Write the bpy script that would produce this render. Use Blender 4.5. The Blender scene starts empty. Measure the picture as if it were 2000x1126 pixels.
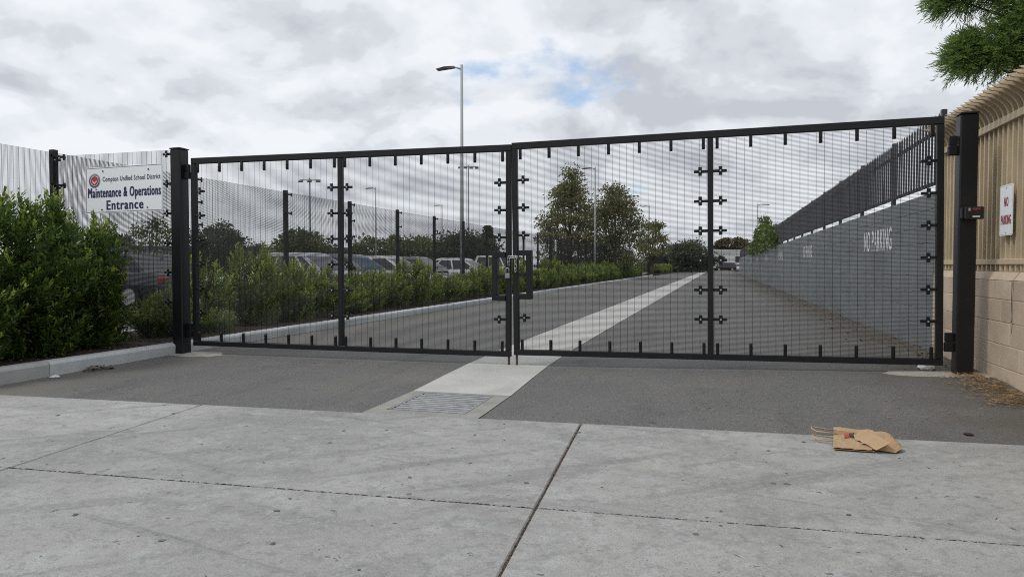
import bpy, bmesh, math, random
import numpy as np
from mathutils import Vector, Matrix

R = math.radians
random.seed(7)
rng = np.random.default_rng(11)
scene = bpy.context.scene
col = scene.collection

# ------------------------------------------------------------------ camera
HC = 1.12
cam_d = bpy.data.cameras.new('camera')
cam_d.sensor_width = 36.0
cam_d.lens = 1390 / 2000 * 36
cam_d.clip_start = 0.05
cam_d.clip_end = 6000
cam = bpy.data.objects.new('camera', cam_d)
col.objects.link(cam)
cam.location = (0, 0, HC)
cam.rotation_euler = (R(90 - 1.85), 0, R(16.2))
scene.camera = cam

# ------------------------------------------------------------------ light
SUN_EL, SUN_AZ = 52.0, -122.0      # azimuth: degrees from +Y towards +X (negative = left)
world = bpy.data.worlds.new('World')
scene.world = world
world.use_nodes = True
wt = world.node_tree
wt.nodes.clear()


def wn(t, **kw):
    n = wt.nodes.new(t)
    for k, v in kw.items():
        setattr(n, k, v)
    return n


def wl(a, b):
    wt.links.new(a, b)


def wmath(op, a, b=None, c=None):
    n = wn('ShaderNodeMath', operation=op)
    for i, v in enumerate((a, b, c)):
        if v is None:
            continue
        if isinstance(v, (int, float)):
            n.inputs[i].default_value = v
        else:
            wl(v, n.inputs[i])
    return n.outputs[0]


wout = wn('ShaderNodeOutputWorld')
sky = wn('ShaderNodeTexSky', sky_type='NISHITA')
sky.sun_disc = False
sky.sun_elevation = R(SUN_EL)
sky.sun_rotation = R(SUN_AZ)
sky.air_density = 1.0
sky.dust_density = 0.4
bg_sky = wn('ShaderNodeBackground')
bg_sky.inputs['Strength'].default_value = 0.15
wl(sky.outputs[0], bg_sky.inputs['Color'])
tc = wn('ShaderNodeTexCoord')
sep = wn('ShaderNodeSeparateXYZ')
wl(tc.outputs['Generated'], sep.inputs[0])
den = wmath('ADD', wmath('MAXIMUM', sep.outputs['Z'], 0.0), 0.42)
cmb = wn('ShaderNodeCombineXYZ')
wl(wmath('DIVIDE', sep.outputs['X'], den), cmb.inputs['X'])
wl(wmath('DIVIDE', sep.outputs['Y'], den), cmb.inputs['Y'])


def cloud_noise(scale, detail, rough, dist, off):
    mp = wn('ShaderNodeMapping')
    mp.inputs['Location'].default_value = off
    wl(cmb.outputs[0], mp.inputs['Vector'])
    n = wn('ShaderNodeTexNoise')
    n.inputs['Scale'].default_value = scale
    n.inputs['Detail'].default_value = detail
    n.inputs['Roughness'].default_value = rough
    n.inputs['Distortion'].default_value = dist
    wl(mp.outputs[0], n.inputs['Vector'])
    return n.outputs['Fac']


def ramp(fac, stops):
    r = wn('ShaderNodeValToRGB')
    cr = r.color_ramp
    cr.interpolation = 'EASE'
    while len(cr.elements) < len(stops):
        cr.elements.new(0.5)
    for e, (p, c) in zip(cr.elements, stops):
        e.position = p
        e.color = (*c, 1) if len(c) == 3 else c
    wl(fac, r.inputs[0])
    return r.outputs[0]


n_cover = cloud_noise(2.3, 7, 0.54, 0.15, (13.04, 3.145, 7.75))
n_shade = cloud_noise(3.0, 8, 0.53, 0.15, (9.3, 4.2, 2.0))
n_relief = cloud_noise(3.0, 8, 0.53, 0.15, (9.35, 4.15, 2.0))
n_big = cloud_noise(0.95, 3, 0.5, 0.2, (1.7, 8.2, 5.0))
mask = ramp(n_cover, [(0.30, (0.15, 0.15, 0.15)), (0.385, (1, 1, 1))])
relief = wmath('MULTIPLY', wmath('SUBTRACT', n_shade, n_relief), 0.9)
tone = wmath('ADD', wmath('ADD', wmath('MULTIPLY', n_shade, 0.55), wmath('MULTIPLY', n_big, 0.45)), relief)
haze_f = wmath('POWER', wmath('SUBTRACT', 1.0, wmath('MAXIMUM', sep.outputs['Z'], 0.0)), 7.0)
tone = wmath('ADD', tone, wmath('MULTIPLY', haze_f, 0.15))
ccol = ramp(tone, [(0.32, (0.52, 0.545, 0.592)), (0.43, (0.625, 0.657, 0.706)),
                   (0.52, (0.735, 0.770, 0.815)), (0.63, (0.82, 0.852, 0.893))])
bg_cl = wn('ShaderNodeBackground')
bg_cl.inputs['Strength'].default_value = 0.97
wl(ccol, bg_cl.inputs['Color'])
mx = wn('ShaderNodeMixShader')
wl(mask, mx.inputs[0])
wl(bg_sky.outputs[0], mx.inputs[1])
wl(bg_cl.outputs[0], mx.inputs[2])
wl(mx.outputs[0], wout.inputs['Surface'])

sun_d = bpy.data.lights.new('sun', 'SUN')
sun_d.energy = 1.45
sun_d.angle = R(14)
sun_d.color = (1.0, 0.965, 0.91)
sun = bpy.data.objects.new('sun', sun_d)
col.objects.link(sun)
sd = Vector((math.sin(R(SUN_AZ)) * math.cos(R(SUN_EL)), math.cos(R(SUN_AZ)) * math.cos(R(SUN_EL)), math.sin(R(SUN_EL))))
sun.rotation_euler = (-sd).to_track_quat('-Z', 'Y').to_euler()
sun.location = (-20, 10, 30)

scene.view_settings.view_transform = 'Standard'
scene.view_settings.look = 'None'
scene.view_settings.exposure = 0.16
scene.view_settings.gamma = 1.0
scene.view_settings.use_curve_mapping = False
scene.cycles.max_bounces = 6
scene.cycles.transparent_max_bounces = 8
scene.cycles.use_denoising = False
scene.cycles.filter_width = 1.05
scene.cycles.use_adaptive_sampling = False
scene.cycles.sample_clamp_indirect = 4.0

# ------------------------------------------------------------------ materials


def mat(name, c=(0.5, 0.5, 0.5), rough=0.6, metal=0.0, var=0.0, vscale=3.0, spec=0.5, bump=0.0, bscale=60.0,
        layers=(), coat=0.0, sub=None):
    """principled material; layers = (scale, lo, hi, colour, strength, stretch) noise stains on world position"""
    m = bpy.data.materials.new(name)
    m.use_nodes = True
    nt = m.node_tree
    b = nt.nodes['Principled BSDF']
    b.inputs['Roughness'].default_value = rough
    b.inputs['Metallic'].default_value = metal
    b.inputs['Specular IOR Level'].default_value = spec
    b.inputs['Coat Weight'].default_value = coat
    b.inputs['Base Color'].default_value = (*c, 1)
    if not (var or bump or layers):
        return m
    geo = nt.nodes.new('ShaderNodeNewGeometry')
    cur = None

    def noise(scale, detail=5, rough_=0.55, stretch=None, rot=0.0):
        n = nt.nodes.new('ShaderNodeTexNoise')
        n.inputs['Scale'].default_value = scale
        n.inputs['Detail'].default_value = detail
        n.inputs['Roughness'].default_value = rough_
        if stretch:
            mp = nt.nodes.new('ShaderNodeMapping')
            mp.vector_type = 'TEXTURE'
            mp.inputs['Scale'].default_value = tuple(1.0 / q for q in stretch)
            mp.inputs['Rotation'].default_value = (0, 0, rot)
            nt.links.new(geo.outputs['Position'], mp.inputs['Vector'])
            nt.links.new(mp.outputs[0], n.inputs['Vector'])
        else:
            nt.links.new(geo.outputs['Position'], n.inputs['Vector'])
        return n.outputs['Fac']
    base = nt.nodes.new('ShaderNodeValToRGB')
    base.color_ramp.elements[0].position = 0.3
    base.color_ramp.elements[1].position = 0.7
    base.color_ramp.elements[0].color = (*[x * (1 - var) for x in c], 1)
    base.color_ramp.elements[1].color = (*[x * (1 + var) for x in c], 1)
    nt.links.new(noise(vscale), base.inputs[0])
    cur = base.outputs[0]
    for L in layers:
        sc, lo, hi, lc, st = L[:5]
        f = noise(sc, 4, 0.6, L[5] if len(L) > 5 else None, L[6] if len(L) > 6 else 0.0)
        mr = nt.nodes.new('ShaderNodeMapRange')
        mr.interpolation_type = 'SMOOTHSTEP'
        mr.inputs['From Min'].default_value = lo
        mr.inputs['From Max'].default_value = hi
        mr.inputs['To Max'].default_value = st
        nt.links.new(f, mr.inputs['Value'])
        mix = nt.nodes.new('ShaderNodeMix')
        mix.data_type = 'RGBA'
        nt.links.new(mr.outputs[0], mix.inputs[0])
        nt.links.new(cur, mix.inputs[6])
        mix.inputs[7].default_value = (*lc, 1)
        cur = mix.outputs[2]
    nt.links.new(cur, b.inputs['Base Color'])
    if bump:
        bp = nt.nodes.new('ShaderNodeBump')
        bp.inputs['Strength'].default_value = bump
        bp.inputs['Distance'].default_value = 0.01
        nt.links.new(noise(bscale, 3), bp.inputs['Height'])
        nt.links.new(bp.outputs[0], b.inputs['Normal'])
    return m


def vary_by_object(m, amp):
    nt = m.node_tree
    b = nt.nodes['Principled BSDF']
    src = b.inputs['Base Color'].links[0].from_socket
    oi = nt.nodes.new('ShaderNodeObjectInfo')
    mr = nt.nodes.new('ShaderNodeMapRange')
    mr.inputs['To Min'].default_value = 1 - amp
    mr.inputs['To Max'].default_value = 1 + amp
    nt.links.new(oi.outputs['Random'], mr.inputs['Value'])
    hs = nt.nodes.new('ShaderNodeHueSaturation')
    nt.links.new(mr.outputs[0], hs.inputs['Value'])
    nt.links.new(src, hs.inputs['Color'])
    nt.links.new(hs.outputs[0], b.inputs['Base Color'])


def leaf_mat(name, dark, light, rough=0.45, trans=0.3, fresh=None):
    m = bpy.data.materials.new(name)
    m.use_nodes = True
    nt = m.node_tree
    b = nt.nodes['Principled BSDF']
    out = nt.nodes['Material Output']
    at = nt.nodes.new('ShaderNodeAttribute')
    at.attribute_name = 'tint'
    r = nt.nodes.new('ShaderNodeValToRGB')
    r.color_ramp.elements[0].color = (*dark, 1)
    r.color_ramp.elements[1].color = (*(fresh or light), 1)
    if fresh:
        e = r.color_ramp.elements.new(0.5)
        e.color = (*light, 1)
    nt.links.new(at.outputs['Fac'], r.inputs[0])
    nt.links.new(r.outputs[0], b.inputs['Base Color'])
    b.inputs['Roughness'].default_value = rough
    b.inputs['Specular IOR Level'].default_value = 0.4
    tr = nt.nodes.new('ShaderNodeBsdfTranslucent')
    hs = nt.nodes.new('ShaderNodeHueSaturation')
    hs.inputs['Value'].default_value = 1.5
    nt.links.new(r.outputs[0], hs.inputs['Color'])
    nt.links.new(hs.outputs[0], tr.inputs['Color'])
    mxs = nt.nodes.new('ShaderNodeMixShader')
    mxs.inputs[0].default_value = trans
    nt.links.new(b.outputs[0], mxs.inputs[1])
    nt.links.new(tr.outputs[0], mxs.inputs[2])
    nt.links.new(mxs.outputs[0], out.inputs['Surface'])
    return m


M = {}
M['concrete'] = mat('sidewalk_concrete', (0.345, 0.343, 0.328), 0.85, var=0.11, vscale=1.6, bump=0.25, bscale=220, layers=(
    (0.8, 0.44, 0.66, (0.215, 0.215, 0.207), 0.50, (1.0, 0.5, 1)),
    (2.6, 0.47, 0.66, (0.20, 0.20, 0.193), 0.40, (0.5, 1.5, 1)),
    (5.0, 0.50, 0.72, (0.45, 0.465, 0.46), 0.50),
    (14, 0.48, 0.68, (0.18, 0.184, 0.18), 0.50),
    (1.6, 0.52, 0.68, (0.165, 0.165, 0.16), 0.50, (0.22, 2.4, 1), R(38)),
    (2.2, 0.60, 0.72, (0.13, 0.13, 0.127), 0.45, (0.16, 3.0, 1), R(-12)),
    (40, 0.50, 0.66, (0.42, 0.43, 0.425), 0.35),
    (140, 0.50, 0.66, (0.150, 0.153, 0.150), 0.65),
    (10, 0.675, 0.71, (0.070, 0.070, 0.068), 0.75),
    (27, 0.705, 0.735, (0.045, 0.043, 0.040), 0.85)))
M['strip'] = mat('gutter_concrete', (0.44, 0.435, 0.415), 0.85, var=0.10, vscale=2.0, bump=0.15, bscale=180, layers=(
    (1.4, 0.52, 0.75, (0.27, 0.26, 0.24), 0.5, (1.6, 0.25, 1)),
    (7, 0.66, 0.74, (0.20, 0.19, 0.18), 0.5),
    (140, 0.56, 0.75, (0.30, 0.29, 0.27), 0.4)))
M['footing'] = mat('footing_concrete', (0.36, 0.345, 0.305), 0.9, var=0.16, vscale=7, bump=0.3, bscale=120,
                   layers=((9, 0.55, 0.7, (0.24, 0.22, 0.18), 0.6),))
M['asphalt'] = mat('asphalt', (0.118, 0.116, 0.114), 0.88, var=0.12, vscale=0.7, spec=0.3, bump=0.5, bscale=170, layers=(
    (0.55, 0.46, 0.72, (0.158, 0.146, 0.128), 0.6),
    (2.4, 0.56, 0.76, (0.062, 0.062, 0.064), 0.45),
    (1.5, 0.50, 0.66, (0.070, 0.069, 0.069), 0.42, (1.3, 0.10, 1)),
    (5.5, 0.64, 0.71, (0.045, 0.045, 0.046), 0.55),
    (0.9, 0.56, 0.62, (0.082, 0.081, 0.080), 0.40, (1.0, 0.35, 1)),
    (16, 0.70, 0.735, (0.036, 0.036, 0.036), 0.6),
    (120, 0.50, 0.64, (0.27, 0.265, 0.26), 0.75),
    (85, 0.56, 0.68, (0.035, 0.035, 0.036), 0.8),
    (19, 0.735, 0.765, (0.30, 0.28, 0.24), 0.5)))
_nt = M['asphalt'].node_tree
_b = _nt.nodes['Principled BSDF']
_src = _b.inputs['Base Color'].links[0].from_socket
_geo = _nt.nodes.new('ShaderNodeNewGeometry')
_sp = _nt.nodes.new('ShaderNodeSeparateXYZ')
_nt.links.new(_geo.outputs['Position'], _sp.inputs[0])
_no = _nt.nodes.new('ShaderNodeTexNoise')
_no.inputs['Scale'].default_value = 1.6
_no.inputs['Detail'].default_value = 6
_nt.links.new(_geo.outputs['Position'], _no.inputs['Vector'])
_ma = _nt.nodes.new('ShaderNodeMath')
_ma.operation = 'MULTIPLY_ADD'
_ma.inputs[1].default_value = 2.4
_nt.links.new(_no.outputs['Fac'], _ma.inputs[0])
_nt.links.new(_sp.outputs['X'], _ma.inputs[2])
_mr = _nt.nodes.new('ShaderNodeMapRange')
_mr.interpolation_type = 'SMOOTHSTEP'
_mr.inputs['From Min'].default_value = 2.3
_mr.inputs['From Max'].default_value = 3.7
_mr.inputs['To Max'].default_value = 0.72
_nt.links.new(_ma.outputs[0], _mr.inputs['Value'])
_mx = _nt.nodes.new('ShaderNodeMix')
_mx.data_type = 'RGBA'
_nt.links.new(_mr.outputs[0], _mx.inputs[0])
_nt.links.new(_src, _mx.inputs[6])
_mx.inputs[7].default_value = (0.092, 0.078, 0.060, 1)
_ml = _nt.nodes.new('ShaderNodeMath')
_ml.operation = 'MULTIPLY_ADD'
_ml.inputs[1].default_value = -2.2
_nt.links.new(_no.outputs['Fac'], _ml.inputs[0])
_nt.links.new(_sp.outputs['X'], _ml.inputs[2])
_ms = _nt.nodes.new('ShaderNodeMapRange')
_ms.interpolation_type = 'SMOOTHSTEP'
_ms.inputs['From Min'].default_value = -6.4
_ms.inputs['From Max'].default_value = -7.7
_ms.inputs['To Max'].default_value = 0.6
_nt.links.new(_ml.outputs[0], _ms.inputs['Value'])
_my = _nt.nodes.new('ShaderNodeMix')
_my.data_type = 'RGBA'
_nt.links.new(_ms.outputs[0], _my.inputs[0])
_nt.links.new(_mx.outputs[2], _my.inputs[6])
_my.inputs[7].default_value = (0.165, 0.155, 0.132, 1)
_nt.links.new(_my.outputs[2], _b.inputs['Base Color'])
M['asphalt_lot'] = mat('parking_asphalt', (0.12, 0.12, 0.122), 0.9, var=0.12, vscale=0.4)
M['ground'] = mat('far_ground', (0.14, 0.13, 0.11), 0.95, var=0.25, vscale=0.05)
M['curb'] = mat('kerb_paint', (0.50, 0.52, 0.535), 0.75, var=0.08, vscale=3, bump=0.15, bscale=90, layers=(
    (4, 0.55, 0.75, (0.30, 0.30, 0.30), 0.5), (30, 0.68, 0.74, (0.12, 0.11, 0.10), 0.6)))
M['curb_raw'] = mat('kerb_concrete', (0.38, 0.385, 0.375), 0.85, var=0.12, vscale=4, bump=0.2, bscale=90, layers=(
    (5, 0.55, 0.75, (0.22, 0.215, 0.20), 0.5),))
M['mulch'] = mat('mulch', (0.045, 0.028, 0.02), 0.95, var=0.5, vscale=18, bump=0.9, bscale=40, layers=(
    (34, 0.62, 0.7, (0.14, 0.085, 0.055), 0.7),))
M['collar'] = mat('collar_concrete', (0.27, 0.265, 0.245), 0.9, var=0.15, vscale=6, bump=0.2, bscale=120, layers=((80, 0.5, 0.7, (0.18, 0.175, 0.165), 0.5),))
M['gum'] = mat('gum', (0.115, 0.114, 0.11), 0.95, var=0.45, vscale=3)
M['dirt'] = mat('joint_dirt', (0.06, 0.052, 0.042), 0.95, var=0.5, vscale=22)
M['black'] = mat('black_powder_coat', (0.008, 0.0083, 0.0095), 0.42, spec=0.32, var=0.15, vscale=5, layers=(
    (3, 0.52, 0.75, (0.018, 0.0178, 0.0175), 0.6), (9, 0.64, 0.78, (0.034, 0.033, 0.031), 0.45), (70, 0.70, 0.76, (0.07, 0.062, 0.052), 0.5)))
M['wire'] = mat('black_wire', (0.009, 0.0092, 0.0105), 0.5, spec=0.3)
M['steel'] = mat('zinc_steel', (0.55, 0.55, 0.54), 0.38, metal=0.9)
M['grate'] = mat('galvanised_grate', (0.28, 0.285, 0.295), 0.55, metal=0.35, var=0.25, vscale=14)
M['rust'] = mat('rusty_rod', (0.075, 0.045, 0.032), 0.75, var=0.4, vscale=25)
M['pit'] = mat('drain_pit', (0.03, 0.03, 0.03), 0.95)
M['tan'] = mat('tan_painted_steel', (0.50, 0.405, 0.27), 0.6, var=0.10, vscale=4, layers=(
    (3.0, 0.55, 0.75, (0.38, 0.31, 0.205), 0.45, (1, 6, 0.5)), (22, 0.70, 0.76, (0.20, 0.13, 0.08), 0.6)))
M['tan_sheet'] = mat('tan_sheet', (0.36, 0.29, 0.19), 0.7, var=0.12, vscale=3, layers=(
    (2.5, 0.52, 0.75, (0.30, 0.24, 0.155), 0.5, (1, 7, 0.4)),))
M['tan_block'] = mat('tan_block', (0.455, 0.36, 0.268), 0.85, var=0.15, vscale=2.2, bump=0.3, bscale=90, layers=(
    (3.5, 0.54, 0.74, (0.35, 0.285, 0.215), 0.55), (14, 0.67, 0.72, (0.60, 0.56, 0.49), 0.75),
    (9, 0.70, 0.75, (0.13, 0.10, 0.075), 0.55)))
M['tan_mortar'] = mat('tan_mortar', (0.44, 0.37, 0.28), 0.9, var=0.12, vscale=12)
M['grey_block'] = mat('grey_painted_block', (0.155, 0.167, 0.174), 0.7, var=0.06, vscale=1.5, bump=0.25, bscale=110, layers=(
    (2.0, 0.52, 0.72, (0.205, 0.215, 0.218), 0.5, (1, 0.5, 2.5)), (1.1, 0.50, 0.60, (0.122, 0.132, 0.138), 0.6, (1, 0.35, 0.8)),
    (5, 0.60, 0.74, (0.10, 0.10, 0.095), 0.5, (1, 3.5, 0.35))))
M['grey_mortar'] = mat('grey_mortar', (0.30, 0.31, 0.31), 0.85, var=0.15, vscale=9)
M['picket'] = mat('charcoal_picket', (0.070, 0.069, 0.079), 0.5)
M['white_paint'] = mat('white_stencil', (0.72, 0.73, 0.74), 0.7, var=0.08, vscale=9)
M['sign_white'] = mat('sign_white', (0.82, 0.845, 0.86), 0.35)
M['navy'] = mat('sign_navy', (0.012, 0.014, 0.085), 0.4)
M['navy_thin'] = mat('sign_navy_thin', (0.035, 0.042, 0.10), 0.4)
M['seal_navy'] = mat('seal_navy', (0.03, 0.025, 0.12), 0.4)
M['seal_red'] = mat('seal_red', (0.42, 0.04, 0.045), 0.4)
M['seal_dark'] = mat('seal_dark_red', (0.16, 0.025, 0.03), 0.4)
M['seal_pale'] = mat('seal_pale', (0.80, 0.52, 0.42), 0.4)
M['sign_red'] = mat('sign_red', (0.36, 0.035, 0.055), 0.5)
M['red_label'] = mat('red_label', (0.24, 0.03, 0.035), 0.4)
M['grey_label'] = mat('grey_label', (0.50, 0.50, 0.50), 0.5)
M['plastic'] = mat('black_plastic', (0.014, 0.014, 0.016), 0.35)
M['pole'] = mat('grey_pole', (0.33, 0.345, 0.345), 0.5, var=0.06, vscale=2)
M['lamp'] = mat('lamp_housing', (0.10, 0.105, 0.11), 0.5)
M['lens'] = mat('lamp_lens', (0.035, 0.035, 0.035), 0.3)
M['kraft'] = mat('kraft_paper', (0.40, 0.275, 0.155), 0.8, var=0.07, vscale=12, layers=(
    (18, 0.56, 0.74, (0.31, 0.21, 0.115), 0.4, (3, 0.6, 1)),))
M['kraft_in'] = mat('kraft_inner', (0.30, 0.195, 0.10), 0.85)
M['twine'] = mat('paper_handle', (0.46, 0.33, 0.20), 0.85)
M['print_red'] = mat('print_red', (0.42, 0.065, 0.045), 0.7)
M['print_black'] = mat('print_black', (0.02, 0.018, 0.016), 0.7)
M['straw'] = mat('straw', (0.27, 0.17, 0.075), 0.9, var=0.45, vscale=30)
M['dead_leaf'] = mat('dead_leaf', (0.115, 0.072, 0.045), 0.85, var=0.4, vscale=40)
M['litter'] = mat('white_litter', (0.70, 0.71, 0.72), 0.7)
M['bark'] = mat('bark', (0.085, 0.062, 0.045), 0.9, var=0.3, vscale=9, bump=0.5, bscale=40)
M['stem'] = mat('shrub_stem', (0.07, 0.055, 0.035), 0.9, var=0.3, vscale=12)
M['laurel'] = leaf_mat('laurel_leaf', (0.030, 0.060, 0.013), (0.095, 0.155, 0.026), 0.36, 0.38, (0.42, 0.48, 0.08))
M['hedge'] = leaf_mat('hedge_leaf', (0.075, 0.110, 0.026), (0.18, 0.235, 0.046), 0.42, 0.50, (0.38, 0.42, 0.09))
M['podo'] = leaf_mat('fern_pine_leaf', (0.070, 0.120, 0.036), (0.17, 0.25, 0.065), 0.5, 0.45, (0.32, 0.40, 0.10))
M['tree_olive'] = leaf_mat('olive_tree_leaf', (0.080, 0.092, 0.036), (0.165, 0.172, 0.064), 0.55, 0.40, (0.25, 0.19, 0.10))
M['tree_green'] = leaf_mat('green_tree_leaf', (0.070, 0.095, 0.030), (0.140, 0.168, 0.050), 0.55, 0.34, (0.22, 0.21, 0.08))
M['tree_dark'] = leaf_mat('dark_tree_leaf', (0.056, 0.076, 0.042), (0.105, 0.125, 0.066), 0.55, 0.3)
M['tree_tan'] = leaf_mat('tan_tree_leaf', (0.075, 0.062, 0.03), (0.125, 0.10, 0.045), 0.6, 0.2)
M['vine'] = leaf_mat('vine_leaf', (0.040, 0.070, 0.015), (0.10, 0.15, 0.03), 0.5, 0.3, (0.16, 0.20, 0.05))
M['glass'] = mat('car_glass', (0.015, 0.018, 0.022), 0.08, spec=0.8)
M['tyre'] = mat('tyre', (0.015, 0.015, 0.015), 0.85)
M['rim'] = mat('rim', (0.45, 0.45, 0.46), 0.35, metal=0.8)
M['chrome'] = mat('chrome_trim', (0.65, 0.66, 0.68), 0.2, metal=0.9)
M['headlamp'] = mat('headlamp', (0.65, 0.67, 0.70), 0.12)
M['taillamp'] = mat('taillamp', (0.30, 0.015, 0.015), 0.2)
for n, c in dict(silver=(0.42, 0.44, 0.46), white=(0.70, 0.71, 0.72), charcoal=(0.05, 0.055, 0.06), blue=(0.05, 0.09, 0.20),
                 black=(0.015, 0.015, 0.018), grey=(0.18, 0.19, 0.20), red=(0.30, 0.03, 0.03)).items():
    M['car_' + n] = mat('car_paint_' + n, c, 0.28, metal=0.25, coat=0.6)
M['bldg_white'] = mat('white_stucco', (0.62, 0.61, 0.60), 0.8, var=0.05, vscale=0.6)
M['bldg_red'] = mat('red_base_band', (0.30, 0.12, 0.10), 0.8)
M['bldg_blue'] = mat('blue_canopy', (0.06, 0.13, 0.30), 0.6)
M['bldg_tan'] = mat('tan_stucco', (0.34, 0.29, 0.22), 0.85, var=0.06, vscale=0.6)
M['win'] = mat('window_glass', (0.03, 0.035, 0.045), 0.15)
M['paint_line'] = mat('bay_paint', (0.55, 0.55, 0.54), 0.8)

vary_by_object(M['tan_block'], 0.13)
vary_by_object(M['grey_block'], 0.05)
vary_by_object(M['concrete'], 0.07)
vary_by_object(M['tan'], 0.09)
vary_by_object(M['curb'], 0.06)

# ------------------------------------------------------------------ helpers


def tag(o, label=None, cat=None, group=None, kind=None):
    if label:
        o['label'] = label
    if cat:
        o['category'] = cat
    if group:
        o['group'] = group
    if kind:
        o['kind'] = kind
    return o


def thing(name, label, cat, loc=(0, 0, 0), rz=0.0, group=None):
    o = bpy.data.objects.new(name, None)
    o.empty_display_size = 0.2
    col.objects.link(o)
    o.location = loc
    o.rotation_euler = (0, 0, rz)
    return tag(o, label, cat, group)


def link(name, me, parent=None, loc=(0, 0, 0), rot=(0, 0, 0), scale=(1, 1, 1)):
    o = bpy.data.objects.new(name, me)
    col.objects.link(o)
    o.location = loc
    o.rotation_euler = rot
    o.scale = scale
    if parent:
        o.parent = parent
    return o


def copy_tree(o, parent=None):
    c = o.copy()
    col.objects.link(c)
    c.parent = parent
    for ch in list(o.children):
        copy_tree(ch, c)
    return c


class MB:
    """collects simple solids into one mesh"""

    def __init__(s):
        s.v, s.f, s.mi = [], [], []

    def poly(s, pts, faces, mi=0):
        b = len(s.v)
        s.v += [tuple(p) for p in pts]
        s.f += [tuple(i + b for i in f) for f in faces]
        s.mi += [mi] * len(faces)
        return s

    def box(s, x0, x1, y0, y1, z0, z1, mi=0, caps=True):
        p = [(x0, y0, z0), (x1, y0, z0), (x1, y1, z0), (x0, y1, z0), (x0, y0, z1), (x1, y0, z1), (x1, y1, z1), (x0, y1, z1)]
        return s.poly(p, [(0, 3, 2, 1), (4, 5, 6, 7), (0, 1, 5, 4), (1, 2, 6, 5), (2, 3, 7, 6), (3, 0, 4, 7)], mi)

    def bbox(s, x0, x1, y0, y1, z0, z1, bev=0.005, mi=0):
        """box with chamfered edges"""
        b = min(bev, 0.45 * (x1 - x0), 0.45 * (y1 - y0), 0.45 * (z1 - z0))
        bm = bmesh.new()
        bmesh.ops.create_cube(bm, size=1)
        for v in bm.verts:
            v.co = Vector(((x0 + x1) / 2 + v.co.x * (x1 - x0), (y0 + y1) / 2 + v.co.y * (y1 - y0), (z0 + z1) / 2 + v.co.z * (z1 - z0)))
        bmesh.ops.bevel(bm, geom=bm.edges[:], offset=b, segments=1, affect='EDGES')
        bm.verts.index_update()
        s.poly([v.co for v in bm.verts], [[v.index for v in f.verts] for f in bm.faces], mi)
        bm.free()
        return s

    def tube(s, pts, rad, n=8, mi=0, caps=True):
        pts = [Vector(p) for p in pts]
        rad = rad if isinstance(rad, (list, tuple)) else [rad] * len(pts)
        rings = []
        up = Vector((0.13, 0.31, 0.94))
        for i, p in enumerate(pts):
            t = (pts[min(i + 1, len(pts) - 1)] - pts[max(i - 1, 0)])
            if t.length < 1e-9:
                t = Vector((0, 0, 1))
            t.normalize()
            a = t.cross(up)
            if a.length < 0.05:
                a = t.cross(Vector((1, 0, 0)))
            a.normalize()
            bb = t.cross(a)
            rings.append([p + (a * math.cos(2 * math.pi * k / n) + bb * math.sin(2 * math.pi * k / n)) * rad[i] for k in range(n)])
        fs = []
        for i in range(len(pts) - 1):
            for k in range(n):
                fs.append((i * n + k, i * n + (k + 1) % n, (i + 1) * n + (k + 1) % n, (i + 1) * n + k))
        if caps:
            fs.append(tuple(reversed(range(n))))
            fs.append(tuple((len(pts) - 1) * n + k for k in range(n)))
        return s.poly([q for r in rings for q in r], fs, mi)

    def mesh(s, name, mats, smooth=False):
        me = bpy.data.meshes.new(name)
        me.from_pydata(s.v, [], s.f)
        for m in (mats if isinstance(mats, (list, tuple)) else [mats]):
            me.materials.append(m)
        if any(s.mi):
            me.polygons.foreach_set('material_index', s.mi)
        if smooth:
            me.polygons.foreach_set('use_smooth', [True] * len(me.polygons))
        me.update()
        return me

    def build(s, name, mats, parent=None, loc=(0, 0, 0), rot=(0, 0, 0), smooth=False):
        return link(name, s.mesh(name, mats, smooth), parent, loc, rot)


def quads_mesh(name, V, Fq, m, tint=None):
    """fast mesh from numpy quads; tint = per-vertex float"""
    me = bpy.data.meshes.new(name)
    me.vertices.add(len(V))
    me.vertices.foreach_set('co', np.ascontiguousarray(V, dtype=np.float32).ravel())
    k = Fq.shape[1]
    me.loops.add(Fq.size)
    me.loops.foreach_set('vertex_index', Fq.astype(np.int32).ravel())
    me.polygons.add(len(Fq))
    me.polygons.foreach_set('loop_start', np.arange(0, Fq.size, k, dtype=np.int32))
    me.materials.append(m)
    me.update(calc_edges=True)
    if tint is not None:
        a = me.attributes.new('tint', 'FLOAT', 'POINT')
        a.data.foreach_set('value', np.ascontiguousarray(tint, dtype=np.float32))
    return me


def norm(a):
    return a / np.maximum(np.linalg.norm(a, axis=1, keepdims=True), 1e-9)


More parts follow.
